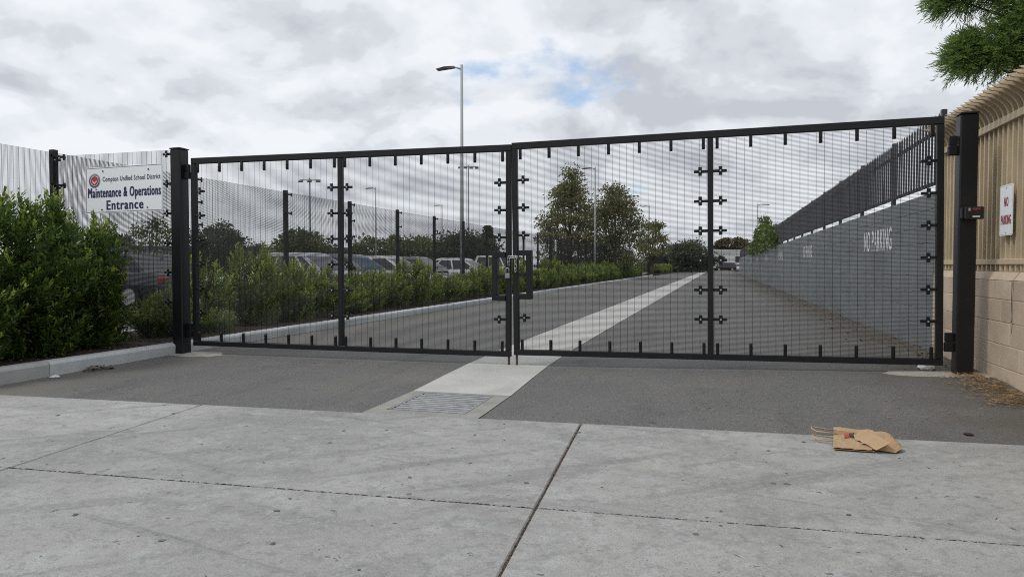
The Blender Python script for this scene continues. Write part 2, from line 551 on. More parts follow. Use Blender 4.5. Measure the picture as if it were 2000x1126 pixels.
def leaf_arrays(P, D, L, W, fold=0.25, up=None, shape=6):
    """leaves at P pointing along D (n,3), length L (n), width W (n)"""
    n = len(P)
    D = norm(D)
    rnd = rng.normal(size=(n, 3)) if up is None else up + rng.normal(size=(n, 3)) * 0.5
    S = norm(np.cross(D, rnd))
    N = np.cross(S, D)
    L = L[:, None]
    W = W[:, None] / 2
    if shape == 6:
        pts = np.stack([P, P + D * L * 0.35 + S * W - N * W * fold, P + D * L * 0.72 + S * W * 0.8 - N * W * fold, P + D * L - N * L * 0.08,
                        P + D * L * 0.72 - S * W * 0.8 - N * W * fold, P + D * L * 0.35 - S * W - N * W * fold], axis=1)
        b = np.arange(n)[:, None] * 6
        F = np.concatenate([b + np.array([[0, 1, 2, 3]]), b + np.array([[0, 3, 4, 5]])], axis=0)
        return pts.reshape(-1, 3), F, 6
    pts = np.stack([P, P + D * L * 0.5 + S * W - N * W * fold, P + D * L, P + D * L * 0.5 - S * W - N * W * fold], axis=1)
    b = np.arange(n)[:, None] * 4
    return pts.reshape(-1, 3), b + np.array([[0, 1, 2, 3]]), 4


def foliage(name, P, D, L, W, tint, m, shape=6, up=None, fold=0.25):
    V, F, k = leaf_arrays(P, D, L, W, fold, up, shape)
    return quads_mesh(name, V, F, m, np.repeat(tint, k))


CF = Vector((-math.sin(R(16.2)), math.cos(R(16.2)), 0))
CR = Vector((math.cos(R(16.2)), math.sin(R(16.2)), 0))


def at(bearing, depth):
    """ground position from a bearing (tangent right of the view axis) and a distance along the axis"""
    p = CF * depth + CR * (bearing * depth)
    return p.x, p.y


def text_mesh(name, body, m, w, h, weight=0.0, space=1.0):
    """flat lettering fitted to w x h; weight = stroke thickening as a share of the letter height"""
    cu = bpy.data.curves.new(name, 'FONT')
    cu.body = body
    cu.size = 1.0
    cu.resolution_u = 3
    cu.space_character = space
    o = bpy.data.objects.new(name, cu)
    col.objects.link(o)
    bpy.context.view_layer.update()
    dg = bpy.context.evaluated_depsgraph_get()
    me0 = bpy.data.meshes.new_from_object(o.evaluated_get(dg))
    bpy.data.objects.remove(o)
    n = len(me0.vertices)
    co = np.empty(n * 3, dtype=np.float32)
    me0.vertices.foreach_get('co', co)
    co = co.reshape(-1, 3)
    lo, hi = co.min(0), co.max(0)
    d = weight * h
    co = (co - (lo + hi) / 2) * np.array([(w - 2 * d) / (hi[0] - lo[0]), (h - d) / (hi[1] - lo[1]), 1.0])
    co[:, 2] = 0
    polys = [list(p.vertices) for p in me0.polygons]
    mb = MB()
    k = 0
    for dx in ((0.0,) if weight == 0 else (-d, -d / 3, d / 3, d)):
        for dy in ((0.0,) if weight == 0 else (-d * 0.5, d * 0.5)):
            mb.poly(co + np.array([dx, dy, 0.00012 * k]), polys)
            k += 1
    return mb.mesh(name, m)


def smooth01(a):
    a = max(0.0, min(1.0, a))
    return a * a * (3 - 2 * a)


def zg(X, Y):
    """height of the drive surface"""
    z = 0.0245 * max(0.0, min(X, 3.0) + 1.8) * smooth01((Y - 5.0) / 2.4)
    if Y < 7.65:
        z -= 0.012 * (7.65 - Y)
    return z


def edge_y(X):
    return 5.07 + 0.059 * (X + 0.95)


# ------------------------------------------------------------------ ground, drive, sidewalk
g = MB().box(-3000, 3000, -400, 4000, -0.6, -0.2).build('ground', M['ground'])
tag(g, kind='structure')

# drive: one sheet that follows the cross fall, with an opening for the drain
xs = [-6.62, -5.5, -4.5, -3.5, -2.9, -2.53, -2.2, -1.87, -1.5, -0.8, 0, 0.8, 1.5, 2.0, 2.6]
ys = [None, 5.14, 5.89, 6.2, 6.5, 6.75, 7.0, 7.2, 7.4, 7.65, 8.5, 10, 14, 20, 30, 45, 70, 100, 170]
mb = MB()
vid = {}
for j, y in enumerate(ys):
    for i, x in enumerate(xs):
        yy = edge_y(x) - 0.03 if y is None else y
        if y == 5.14:
            yy = 5.14 + 0.0 if -2.6 < x < -1.8 else max(5.14, edge_y(x) + 0.04)
        vid[i, j] = len(mb.v)
        mb.v.append((x, yy, zg(x, yy)))
for j in range(len(ys) - 1):
    for i in range(len(xs) - 1):
        if j == 1 and xs[i] in (-2.53, -2.2):
            continue
        mb.f.append((vid[i, j], vid[i + 1, j], vid[i + 1, j + 1], vid[i, j + 1]))
        mb.mi.append(0)
drive = mb.build('driveway', M['asphalt'])
tag(drive, kind='structure')

# concrete gutter ribbon down the middle of the drive
sl = [(5.93, -2.655, -1.735), (6.2, -2.668, -1.748), (6.5, -2.684, -1.764), (6.8, -2.70, -1.78), (7.65, -2.735, -1.815), (9, -2.77, -1.85), (14, -2.79, -1.87), (40, -2.83, -1.91), (160, -2.98, -2.06)]
mb = MB()
pts = []
for y, a, b in sl:
    for x in (a, (a + b) / 2, b):
        dip = 0.006 if x not in (a, b) else 0
        pts.append((x, y, zg(x, y) + 0.005 + (0 if not dip else 0.0)))
mb.poly(pts, [(i * 3 + k, i * 3 + k + 1, i * 3 + k + 4, i * 3 + k + 3) for i in range(len(sl) - 1) for k in (0, 1)])
tag(mb.build('gutter_ribbon', M['strip']), kind='structure')

# drain with grate
zd = zg(-2.2, 5.52) + 0.004
gr = thing('drain_grate', 'steel drain grate set in concrete collar at the sidewalk edge', 'drain', (-2.2, 5.52, zd), R(0))
gr.rotation_euler = (math.atan(0.012), 0, 0)
mb = MB()
mb.poly([(-0.465, -0.555, 0), (0.475, -0.500, 0), (0.475, -0.385, 0), (-0.465, -0.385, 0)], [(0, 1, 2, 3)])
mb.poly([(-0.465, -0.384, 0), (-0.335, -0.384, 0), (-0.335, 0.37, 0), (-0.455, 0.37, 0)], [(0, 1, 2, 3)])
mb.poly([(0.33, -0.384, 0), (0.475, -0.384, 0), (0.465, 0.37, 0), (0.33, 0.37, 0)], [(0, 1, 2, 3)])
mb.poly([(-0.455, 0.371, 0), (0.465, 0.371, 0), (0.465, 0.405, 0), (-0.455, 0.405, 0)], [(0, 1, 2, 3)])
mb.build('collar', M['collar'], gr, (0, 0, 0.002))
mb = MB()
x0, x1, y0, y1 = -0.328, 0.328, -0.375, 0.362
for a, b, c, d in ((x0, x0 + 0.02, y0, y1), (x1 - 0.02, x1, y0, y1), (x0 + 0.02, x1 - 0.02, y0, y0 + 0.02), (x0 + 0.02, x1 - 0.02, y1 - 0.02, y1)):
    mb.box(a, b, c, d, -0.04, 0.004)
mb.build('grate_frame', M['grate'], gr)
mb = MB()
mb.poly([(x0, y0, -0.35), (x1, y0, -0.35), (x1, y1, -0.35), (x0, y1, -0.35), (x0, y0, -0.002), (x1, y0, -0.002), (x1, y1, -0.002), (x0, y1, -0.002)],
        [(0, 1, 2, 3), (0, 4, 5, 1), (1, 5, 6, 2), (2, 6, 7, 3), (3, 7, 4, 0)])
mb.build('pit', M['pit'], gr)
barm = MB().bbox(x0 + 0.021, x1 - 0.021, -0.0205, 0.0205, -0.035, 0.002, 0.003).mesh('grate_bar', M['grate'])
nb = 10
for k in range(nb):
    link('grate_bar', barm, gr, (0, y0 + 0.047 + k * (y1 - y0 - 0.094) / (nb - 1), 0))
MB().box(-0.012, 0.012, y0 + 0.022, y1 - 0.022, -0.034, -0.012).build('cross_bar', M['grate'], gr)

# sidewalk: slabs with open joints over a bed
TH = math.atan(0.059)
swroot = bpy.data.objects.new('sidewalk', MB().box(-12.6, 12.6, -5.6, -0.01, -0.16, -0.128).mesh('sidewalk', M['pit']))
col.objects.link(swroot)
swroot.location = (-0.95, 5.07, -0.024)
swroot.rotation_euler = (R(1.15), 0, TH)
tag(swroot, kind='structure')
PW, PD = 3.13, 1.745
for i in range(-4, 4):
    for j in range(0, 3):
        gx = 0.006
        x0, x1 = i * PW + gx, (i + 1) * PW - gx
        y1, y0 = -j * PD - (0.0 if j == 0 else 0.0055), -(j + 1) * PD + 0.0055
        bm_ = MB().bbox(x0, x1, y0, y1, -0.12, 0.0, 0.007)
        o = bm_.build('slab', M['concrete'], swroot)
        o.location.z = random.uniform(-0.0012, 0.0012)
# joint filler, a little below the slab tops
mb = MB()
for i in range(-3, 4):
    mb.box(i * PW - 0.006, i * PW + 0.006, -5.2, -0.005, -0.12, -0.011)
for j in (1, 2):
    mb.box(-12.4, 12.4, -j * PD - 0.0055, -j * PD + 0.0055, -0.12, -0.013)
mb.build('joint_filler', M['dirt'], swroot)

# parking lot on the left
lot = MB().box(-60, -8.78, 0, 150, -0.1, 0.0).build('parking_lot', M['asphalt_lot'])
tag(lot, kind='structure')
for k in range(12):
    MB().box(-14.2, -9.4, 9.9 + k * 2.75, 10.0 + k * 2.75, 0.002, 0.006).build('bay_line', M['paint_line'], lot)

# planter: kerbs and soil
kerb_f = thing('planter_kerb', 'long painted concrete kerb between drive and planter', 'kerb', (-6.62, 0, 0))
prof = [(0.0, -0.1), (0.012, 0.10), (0.0, 0.122), (-0.03, 0.132), (-0.14, 0.132), (-0.15, 0.12), (-0.15, -0.1)]


def kerb_run(y0, y1, name, m, parent):
    mb = MB()
    n = len(prof)
    pts = [(x, y0, z) for x, z in prof] + [(x, y1, z) for x, z in prof]
    fs = [(k, (k + 1) % n, (k + 1) % n + n, k + n) for k in range(n)]
    fs += [tuple(range(n))[::-1], tuple(range(n, 2 * n))]
    mb.poly(pts, fs)
    return mb.build(name, m, parent)


yk = 2.6
joints = [2.6, 5.68] + [5.68 + 3.05 * k for k in range(1, 24)]
for a, b in zip(joints[:-1], joints[1:]):
    o = kerb_run(a + 0.004, b - 0.004, 'kerb_length', M['curb_raw'] if a < 3 else M['curb'], kerb_f)
back = thing('back_kerb', 'low white kerb under the long mesh fence', 'kerb', (-8.56, 0, 0))
for a in range(0, 12):
    MB().bbox(-0.16, 0.0, 2.6 + a * 6.1 + 0.004, 2.6 + (a + 1) * 6.1 - 0.004, -0.1, 0.13, 0.012).build('kerb_length', M['curb'], back)
soil_n = 60
mb = MB()
pts = []
for i in range(soil_n + 1):
    y = 2.6 + (75.0 - 2.6) * (i / soil_n) ** 1.6
    for k in range(5):
        x = -8.56 + (-6.77 + 8.56) * k / 4
        pts.append((x, y, 0.085 + 0.03 * math.sin(k / 4 * math.pi) + random.uniform(-0.012, 0.012)))
mb.poly(pts, [(i * 5 + k, i * 5 + k + 1, i * 5 + k + 6, i * 5 + k + 5) for i in range(soil_n) for k in range(4)])
tag(mb.build('planter_soil', M['mulch']), kind='structure')
# bark chips scattered on the soil
n = 2600
P = np.stack([rng.uniform(-8.5, -6.8, n), 3 + 14 * rng.random(n) ** 1.3, rng.uniform(0.105, 0.135, n)], 1)
D = rng.normal(size=(n, 3)) * np.array([1, 1, 0.25])
me = foliage('bark_chips', P, D, rng.uniform(0.02, 0.06, n), rng.uniform(0.008, 0.02, n), rng.random(n), M['dead_leaf'], 4)
tag(link('bark_chips', me), 'brown bark chips scattered over the planter soil', 'mulch', kind='stuff')

# concrete footings round the gate posts
for nm, cx, cy, rx, ry, lab in (('post_footing', -6.42, 7.52, 0.42, 0.24, 'pale concrete footing patch round the left gate post'),
                                ('post_footing', 2.02, 7.58, 0.50, 0.20, 'pale concrete footing patch round the right gate post')):
    mb = MB()
    n = 22
    pts = [(cx, cy, zg(cx, cy) + 0.012)]
    for k in range(n):
        a = 2 * math.pi * k / n
        rr = random.uniform(0.85, 1.12)
        ca, sa = math.cos(a), math.sin(a)
        q = (abs(ca) ** 0.6 * math.copysign(1, ca) * rx * rr, abs(sa) ** 0.6 * math.copysign(1, sa) * ry * rr)
        pts.append((cx + q[0], cy + q[1], zg(cx + q[0], cy + q[1]) + 0.0012))
    mb.poly(pts, [(0, k + 1, (k + 1) % n + 1) for k in range(n)])
    tag(mb.build(nm, M['footing']), lab, 'footing')

# ------------------------------------------------------------------ welded wire mesh
WP, WV, WD = 0.0127, 0.0762, 0.0030


def wire_mesh(name, w, h, holes=(), pitch=WP, dia=WD):
    """welded mesh panel in local x (0..w), z (0..h); holes = (x0,x1,z0,z1) cut out"""
    mb = MB()
    r = dia / 2

    def bar(a, b, horiz, c):
        if horiz:
            p = [(a, -r, c), (a, 0, c + r), (a, r, c), (a, 0, c - r), (b, -r, c), (b, 0, c + r), (b, r, c), (b, 0, c - r)]
        else:
            p = [(c - r, -2 * r, a), (c, -r, a), (c + r, -2 * r, a), (c, -3 * r, a), (c - r, -2 * r, b), (c, -r, b), (c + r, -2 * r, b), (c, -3 * r, b)]
        mb.poly(p, [(0, 1, 5, 4), (1, 2, 6, 5), (2, 3, 7, 6), (3, 0, 4, 7)])

    def spans(lo, hi, cuts):
        out, cur = [], lo
        for a, b in sorted(cuts):
            if a > cur:
                out.append((cur, a))
            cur = max(cur, b)
        if cur < hi:
            out.append((cur, hi))
        return out
    nz = int(h / pitch)
    for k in range(nz + 1):
        z = k * pitch
        for a, b in spans(0, w, [(q[0], q[1]) for q in holes if q[2] < z < q[3]]):
            bar(a, b, True, z)
    nx = int(round(w / WV))
    for k in range(nx + 1):
        x = min(w - r, max(r, k * w / nx))
        for a, b in spans(0, nz * pitch, [(q[2], q[3]) for q in holes if q[0] < x < q[1]]):
            bar(a, b, False, x)
    return mb.mesh(name, M['wire'])


# clamps shared by gate and fences
def clamp_h():
    mb = MB()
    mb.bbox(0.0, 0.135, -0.030, -0.012, -0.015, 0.015, 0.003)
    mb.bbox(0.054, 0.090, -0.040, -0.0305, -0.046, 0.046, 0.003)
    mb.tube([(0.0715, -0.0405, 0), (0.0715, -0.050, 0)], 0.009, 6, 1)
    return mb.mesh('clamp', [M['black'], M['steel']])


def clamp_v():
    mb = MB()
    mb.bbox(-0.016, 0.016, -0.032, -0.012, -0.115, 0.0, 0.003)
    mb.bbox(-0.012, 0.012, -0.040, -0.0325, -0.105, -0.045, 0.003)
    mb.tube([(0, -0.0405, -0.055), (0, -0.049, -0.055)], 0.008, 6, 1)
    mb.tube([(0, -0.0405, -0.092), (0, -0.049, -0.092)], 0.008, 6, 1)
    return mb.mesh('clamp', [M['black'], M['black']])


CLH, CLV = clamp_h(), clamp_v()


def gate_leaf(name, label, loc, W, H, rz, tilt, mid, latch_side):
    root = thing(name, label, 'gate leaf', loc, rz)
    root.rotation_euler = (0, tilt, rz)
    f = 0.06
    MB().bbox(0, W, -0.03, 0.03, H - 0.072, H, 0.004).build('top_rail', M['black'], root)
    MB().bbox(0, W, -0.03, 0.03, 0, 0.062, 0.004).build('bottom_rail', M['black'], root)
    MB().bbox(0, f, -0.029, 0.029, 0.0625, H - 0.0725, 0.004).build('stile', M['black'], root)
    MB().bbox(W - f, W, -0.029, 0.029, 0.0625, H - 0.0725, 0.004).build('stile', M['black'], root)
    MB().bbox(mid - 0.029, mid + 0.029, -0.0285, 0.0285, 0.0625, H - 0.0725, 0.004).build('middle_stile', M['black'], root)
    # latch guard on the meeting stile
    lw = 0.215
    lz0, lz1, lzm = 0.628, 1.17, 0.90
    lx0, lx1 = (W - lw, W - f) if latch_side > 0 else (f, lw)
    hole = (lx0 + 0.0, lx1, lz0 + 0.02, lz1 - 0.02)
    for a, b in ((f + 0.004, mid - 0.033), (mid + 0.033, W - f - 0.004)):
        w = b - a
        hs = [(hole[0] - a, hole[1] - a, hole[2] - 0.066, hole[3] - 0.066)] if (a - 0.01 < hole[0] and hole[1] < b + 0.02) else []
        me = wire_mesh('wire_mesh', w, H - 0.142, hs)
        o = link('wire_mesh', me, root, (a, 0.0, 0.066))
        tag(o, kind='stuff')
        # clamps on rails
        nk = 6
        for k in range(nk + 1):
            x = a + 0.035 + (w - 0.07) * k / nk
            link('clamp', CLV, root, (x, 0, H - 0.0725))
            link('clamp', CLV, root, (x, 0, 0.0625 + 0.0), (0, math.pi, 0))
        for k in range(6):
            z = 0.42 + 0.305 * k
            for x, s in ((a - 0.004, 0), (b + 0.004, 1)):
                if abs(x - (W - f if latch_side > 0 else f)) < 0.03 and lz0 - 0.05 < z < lz1 + 0.05:
                    continue
                link('clamp', CLH, root, (x, 0, z), (0, math.pi * s, 0))
    t = 0.060
    ox0, ox1 = (W - lw, W - f - 0.001) if latch_side > 0 else (f + 0.001, lw)
    mb = MB()
    mb.bbox(ox0, ox1, -0.045, 0.045, lz1 - t, lz1, 0.004)
    mb.bbox(ox0, ox1, -0.045, 0.045, lz0, lz0 + t, 0.004)
    xo = ox0 if latch_side > 0 else ox1 - t
    mb.bbox(xo, xo + t, -0.0445, 0.0445, lz0 + t + 0.0005, lz1 - t - 0.0005, 0.004)
    xa, xb = (ox0 + t + 0.0005, ox1) if latch_side > 0 else (ox0, ox1 - t - 0.0005)
    mb.bbox(xa, xb, -0.044, 0.044, lzm - 0.022, lzm + 0.022, 0.004)
    mb.build('latch_guard', M['black'], root)
    xr = W - 0.028 if latch_side > 0 else 0.028
    MB().tube([(xr, 0.0, -0.115), (xr, 0.0, 0.02)], 0.0125, 8).build('drop_rod', M['rust'], root)
    return root


left_leaf = gate_leaf('gate_leaf', 'left leaf of the black mesh gate beside the entrance sign', (-6.405, 7.55, 0.105), 4.175, 2.365,
                      math.atan2(0.10, 4.17), R(0.12), 2.07, 1)
right_leaf = gate_leaf('gate_leaf', 'right leaf of the black mesh gate in front of the grey wall', (-2.196, 7.655, 0.118), 4.255, 2.36,
                       0.0, R(-0.66), 2.125, -1)


def gate_post(label, x, y, h, s, hinge_dir, z0):
    root = thing('gate_post', label, 'gate post', (x, y, z0))
    MB().bbox(-s / 2, s / 2, -s / 2, s / 2, -0.02, h, 0.012).build('shaft', M['black'], root)
    mb = MB()
    q = s / 2 + 0.004
    mb.poly([(-q, -q, h + 0.0005), (q, -q, h + 0.0005), (q, q, h + 0.0005), (-q, q, h + 0.0005), (-q, -q, h + 0.012), (q, -q, h + 0.012), (q, q, h + 0.012), (-q, q, h + 0.012),
             (-q * .5, -q * .5, h + 0.026), (q * .5, -q * .5, h + 0.026), (q * .5, q * .5, h + 0.026), (-q * .5, q * .5, h + 0.026)],
            [(0, 3, 2, 1), (0, 1, 5, 4), (1, 2, 6, 5), (2, 3, 7, 6), (3, 0, 4, 7), (4, 5, 9, 8), (5, 6, 10, 9), (6, 7, 11, 10), (7, 4, 8, 11), (8, 9, 10, 11)])
    mb.build('cap', M['black'], root)
    for hz in (0.30, h - 0.28):
        d = hinge_dir
        a, b = sorted((d * (s / 2 + 0.001), d * (s / 2 + 0.078)))
        mb = MB()
        mb.bbox(a, b, -0.022, 0.034, hz - 0.09, hz + 0.0, 0.006)
        mb.bbox(a + 0.004, b - 0.004, -0.017, 0.029, hz + 0.006, hz + 0.09, 0.006)
        mb.bbox(min(a, b) + 0.008, max(a, b) - 0.008, -0.015, 0.03, hz - 0.004, hz + 0.01, 0.002)
        mb.build('hinge', M['black'], root)
    return root


post_l = gate_post('square black gate post beside the entrance sign', -6.578, 7.53, 2.585, 0.158, 1, -0.002)
post_r = gate_post('square black gate post in front of the tan fence', 2.212, 7.60, 2.425, 0.150, -1, 0.095)

# lock box strapped to the right post
lb = thing('lock_box', 'small black lock box with red label on the right gate post', 'lock box', (2.245, 7.522, 1.60))
MB().bbox(-0.075, 0.085, -0.05, 0.0, -0.055, 0.06, 0.010).build('case', M['plastic'], lb)
MB().bbox(-0.10, -0.0755, -0.035, 0.0, -0.05, 0.055, 0.008).build('side_bracket', M['plastic'], lb)
MB().bbox(-0.012, 0.050, -0.0525, -0.0505, 0.028, 0.046, 0.0005).build('red_sticker', M['red_label'], lb)
MB().bbox(-0.012, 0.048, -0.0525, -0.0505, -0.040, -0.024, 0.0005).build('grey_sticker', M['grey_label'], lb)
MB().bbox(-0.046, -0.028, -0.056, -0.0505, 0.018, 0.046, 0.003).build('catch', M['steel'], lb)

# chain and padlock joining the two leaves
ch = thing('chain', 'silver chain looped through the latch guards of both leaves', 'chain', (-2.213, 7.60, 1.13))


def link_ring(parent, loc, rot, a=0.022, b=0.013, r=0.0038):
    mb = MB()
    n = 12
    pts = [(b * math.cos(2 * math.pi * k / n), 0, a * math.sin(2 * math.pi * k / n) + math.copysign(0.006, math.sin(2 * math.pi * k / n + 1e-6))) for k in range(n + 1)]
    mb.tube(pts, r, 6, caps=False)
    return mb.build('chain_link', M['steel'], parent, loc, rot, True)


for k in range(4):
    link_ring(ch, (0.048, -0.012, 0.06 - k * 0.040), (0, R(6), R(70) * (k % 2)))
for k in range(2):
    link_ring(ch, (-0.032, -0.012, 0.05 - k * 0.04), (0, R(-6), R(70) * (k % 2)))
for k in range(3):
    link_ring(ch, (-0.02 + k * 0.03, 0.015, 0.085), (0, R(90), 0))
pl = thing('padlock', 'silver padlock hanging from the chain on the left leaf', 'padlock', (-2.250, 7.565, 1.0))
mb = MB()
mb.tube([(0.017 * math.cos(a), 0, 0.075 + 0.017 * math.sin(a)) if 0 < i < 9 else (0.017 * math.cos(a), 0, 0.03) for i, a in enumerate([0] + [math.pi * k / 8 for k in range(9)][0:9] + [math.pi])], 0.005, 6)
mb.build('shackle', M['steel'], pl, smooth=True)
MB().bbox(-0.028, 0.028, -0.012, 0.012, -0.022, 0.034, 0.006).build('lock_body', M['grate'], pl)

# ------------------------------------------------------------------ mesh fences
FX = -8.65


def clamp_pair_mesh():
    mb = MB()
    mb.bbox(-0.12, 0.12, -0.024, 0.0, -0.016, 0.016, 0.003)
    for x in (-0.085, 0.085):
        mb.bbox(x - 0.016, x + 0.016, -0.036, -0.0245, -0.04, 0.04, 0.003)
        mb.tube([(x, -0.0365, 0), (x, -0.048, 0)], 0.009, 6)
    return mb.mesh('clamp', M['black'])


CLP = clamp_pair_mesh()
fence_post_me = MB().bbox(-0.04, 0.04, -0.04, 0.04, -0.1, 2.68, 0.006).mesh('post', M['black'])
PS = 2.68
panel_me = wire_mesh('wire_mesh', PS - 0.03, 2.50, (), WP, 0.0047)
panel_far = wire_mesh('wire_mesh', PS - 0.03, 2.50, (), 0.0254, 0.0072)


def fence_run(label, y0, nposts, first=-1, clamps=6):
    root = thing('mesh_fence', label, 'fence', (FX, y0, 0))
    for k in range(first, nposts):
        link('post', fence_post_me, root, (0, k * PS, 0))
        if k < clamps:
            for q in range(7):
                link('clamp', CLP, root, (0.055, k * PS, 0.28 + q * 0.385), (0, 0, R(90)))
        if k < nposts - 1:
            o = link('wire_mesh', panel_me if k < 10 else panel_far, root, (0.05, k * PS + 0.015, 0.14), (0, 0, R(90)))
            tag(o, kind='stuff')
    return root


fence_run('long black mesh fence behind the planter shrubs, along the parking lot', 7.56, 26)
f2 = thing('mesh_fence', 'far black mesh fence beyond the gap, behind the second hedge', 'fence', (FX + 0.5, 86, 0))
for k in range(0, 17):
    link('post', fence_post_me, f2, (0, k * PS, 0))
    if k < 16:
        tag(link('wire_mesh', panel_far, f2, (0.05, k * PS + 0.015, 0.14), (0, 0, R(90))), kind='stuff')
# return panel between the gate post and the long fence
rp = thing('return_fence', 'short black mesh fence carrying the entrance sign beside the gate post', 'fence', (-8.60, 7.53, 0))
wp = wire_mesh('wire_mesh', 1.90, 2.46, (), WP, 0.0046)
tag(link('wire_mesh', wp, rp, (0.0, 0, 0.13)), kind='stuff')
for q in range(7):
    link('clamp', CLH, rp, (1.927, 0.0, 0.28 + q * 0.375), (0, math.pi, 0))
    link('clamp', CLH, rp, (-0.01, 0.0, 0.28 + q * 0.375), (0, 0, 0))

# entrance sign
es = thing('entrance_sign', 'white rectangular entrance sign with navy lettering and round seal', 'sign', (-7.385, 7.455, 2.105), R(0.5))
es.rotation_euler = (R(-2.0), R(-0.9), R(0.5))
SWD, SHT = 1.225, 0.60


def rrect(w, h, r, y0, y1, seg=5):
    pts = []
    for cx, cz, a0 in ((w / 2 - r, h / 2 - r, 0), (-w / 2 + r, h / 2 - r, 90), (-w / 2 + r, -h / 2 + r, 180), (w / 2 - r, -h / 2 + r, 270)):
        for k in range(seg + 1):
            a = R(a0 + 90 * k / seg)
            pts.append((cx + r * math.cos(a), cz + r * math.sin(a)))
    n = len(pts)
    v = [(x, y0, z) for x, z in pts] + [(x, y1, z) for x, z in pts]
    f = [tuple(range(n))[::-1], tuple(range(n, 2 * n))] + [(k, (k + 1) % n, (k + 1) % n + n, k + n) for k in range(n)]
    return v, f, pts


def frame_line(name, w, h, r, t, y, m, parent):
    _, _, po = rrect(w, h, r, 0, 0)
    _, _, pi = rrect(w - 2 * t, h - 2 * t, max(r - t, 0.001), 0, 0)
    n = len(po)
    mb = MB().poly([(x, y, z) for x, z in po] + [(x, y, z) for x, z in pi], [(k, (k + 1) % n, (k + 1) % n + n, k + n) for k in range(n)])
    return mb.build(name, m, parent)


v, f, _ = rrect(SWD, SHT, 0.02, 0.0, 0.003)
MB().poly(v, f).build('panel', M['sign_white'], es)
frame_line('border_line', SWD - 0.02, SHT - 0.02, 0.016, 0.006, -0.0012, M['navy_thin'], es)


def put_text(name, body, m, w, h, cx, cz, parent, weight=0.0, y=-0.0016, rot=None):
    me = text_mesh(name, body, m, w, h, weight, 1.14)
    return link(name, me, parent, (cx, y, cz), rot or (R(90), 0, 0))


put_text('lettering', 'Compton Unified School District', M['navy_thin'], 0.91, 0.085, 0.120, 0.130, es, 0.02)
put_text('lettering', 'Maintenance & Operations', M['navy'], 1.155, 0.168, 0.005, -0.052, es, 0.03)
put_text('lettering', 'Entrance', M['navy'], 0.585, 0.125, 0.02, -0.200, es, 0.042)


def ring(name, r0, r1, y, m, parent, cx, cz, n=32):
    mb = MB()
    if r0 <= 0:
        mb.poly([(cx + r1 * math.cos(2 * math.pi * k / n), y, cz + r1 * math.sin(2 * math.pi * k / n)) for k in range(n)], [tuple(range(n))])
    else:
        mb.poly([(cx + rr * math.cos(2 * math.pi * k / n), y, cz + rr * math.sin(2 * math.pi * k / n)) for rr in (r1, r0) for k in range(n)],
                [(k, (k + 1) % n, (k + 1) % n + n, k + n) for k in range(n)])
    return mb


seal = ring('seal', 0, 0.093, -0.0014, None, None, 0, 0).build('seal', M['seal_navy'], es, (-0.465, 0, 0.125))
ring('r', 0.060, 0.066, -0.0020, None, None, 0, 0).build('white_ring', M['sign_white'], seal)
ring('r', 0.086, 0.0885, -0.0020, None, None, 0, 0).build('white_ring', M['sign_white'], seal)
ring('r', 0, 0.0595, -0.0020, None, None, 0, 0).build('red_disc', M['seal_red'], seal)
ring('r', 0.050, 0.056, -0.0026, None, None, 0, 0).build('dark_ring', M['seal_dark'], seal)
mb = MB()
for s in (-1, 1):
    mb.poly([(0, -0.0032, -0.046), (s * 0.032, -0.0032, -0.018), (s * 0.044, -0.0032, 0.012), (s * 0.026, -0.0032, -0.002), (0, -0.0032, -0.020)], [(0, 1, 2, 3, 4)])
mb.build('hands_mark', M['seal_pale'], seal)
for k in range(11):
    a = R(35 + 110 * k / 10)
    me = text_mesh('seal_letter', 'COMPTONUNIF'[k], M['sign_white'], 0.010, 0.014)
    link('seal_letter', me, seal, (0.0755 * math.cos(math.pi - a + 0), -0.0024, 0.0755 * math.sin(a)), (R(90), -(math.pi / 2 - (math.pi - a)) * -1 * -1, 0))
for x, z in ((-0.33, 0.245), (0.39, 0.235), (-0.345, -0.255), (0.375, -0.25)):
    MB().tube([(x, -0.006, z), (x, -0.0005, z)], 0.011, 8).build('bolt', M['navy_thin'], es)

# ------------------------------------------------------------------ right side: tan wall, tan fence, grey wall, picket fence
WX = 2.42
TY0, TY1 = 1.9, 9.42
tw = thing('tan_block_wall', 'low tan painted block wall under the tan steel fence', 'wall', (WX, 0, 0))
MB().box(0.004, 0.19, TY0, TY1 - 0.002, -0.15, 0.985).build('mortar_core', M['tan_mortar'], tw)
blk = {}


def block_mesh(key, l, h, m, bev=0.006, d=0.05):
    if key not in blk:
        blk[key] = MB().bbox(0, d, 0, l, 0, h, bev).mesh('block', m)
    return blk[key]


ch_, bl = 0.2, 0.4
for c in range(-1, 5):
    z0 = 0.02 + c * ch_ - 0.0
    y = TY0 - (0.2 if c % 2 else 0.0)
    h = ch_ - 0.007 if c < 4 else 0.165
    while y < TY1 - 0.02:
        a = max(y, TY0)
        b = min(y + bl, TY1)
        l = b - a - 0.006
        if l > 0.03:
            link('block', block_mesh(('t', round(l, 3), round(h, 3)), l, h, M['tan_block'], 0.004), tw, (random.uniform(-0.0015, 0.0015), a + 0.003, z0))
        y += bl
# sloped cap
mb = MB()
for a, b in ((TY0, 4.9), (4.905, 7.035), (7.055, TY1)):
    mb2 = MB()
    p = [(0.001, 0.99), (0.05, 1.062), (0.14, 1.062), (0.19, 0.99)]
    pts = [(x, a, z) for x, z in p] + [(x, b, z) for x, z in p]
    mb2.poly(pts, [(0, 1, 5, 4), (1, 2, 6, 5), (2, 3, 7, 6), (3, 0, 4, 7), (0, 3, 2, 1), (4, 5, 6, 7)])
    mb2.build('cap', M['tan_block'], tw)
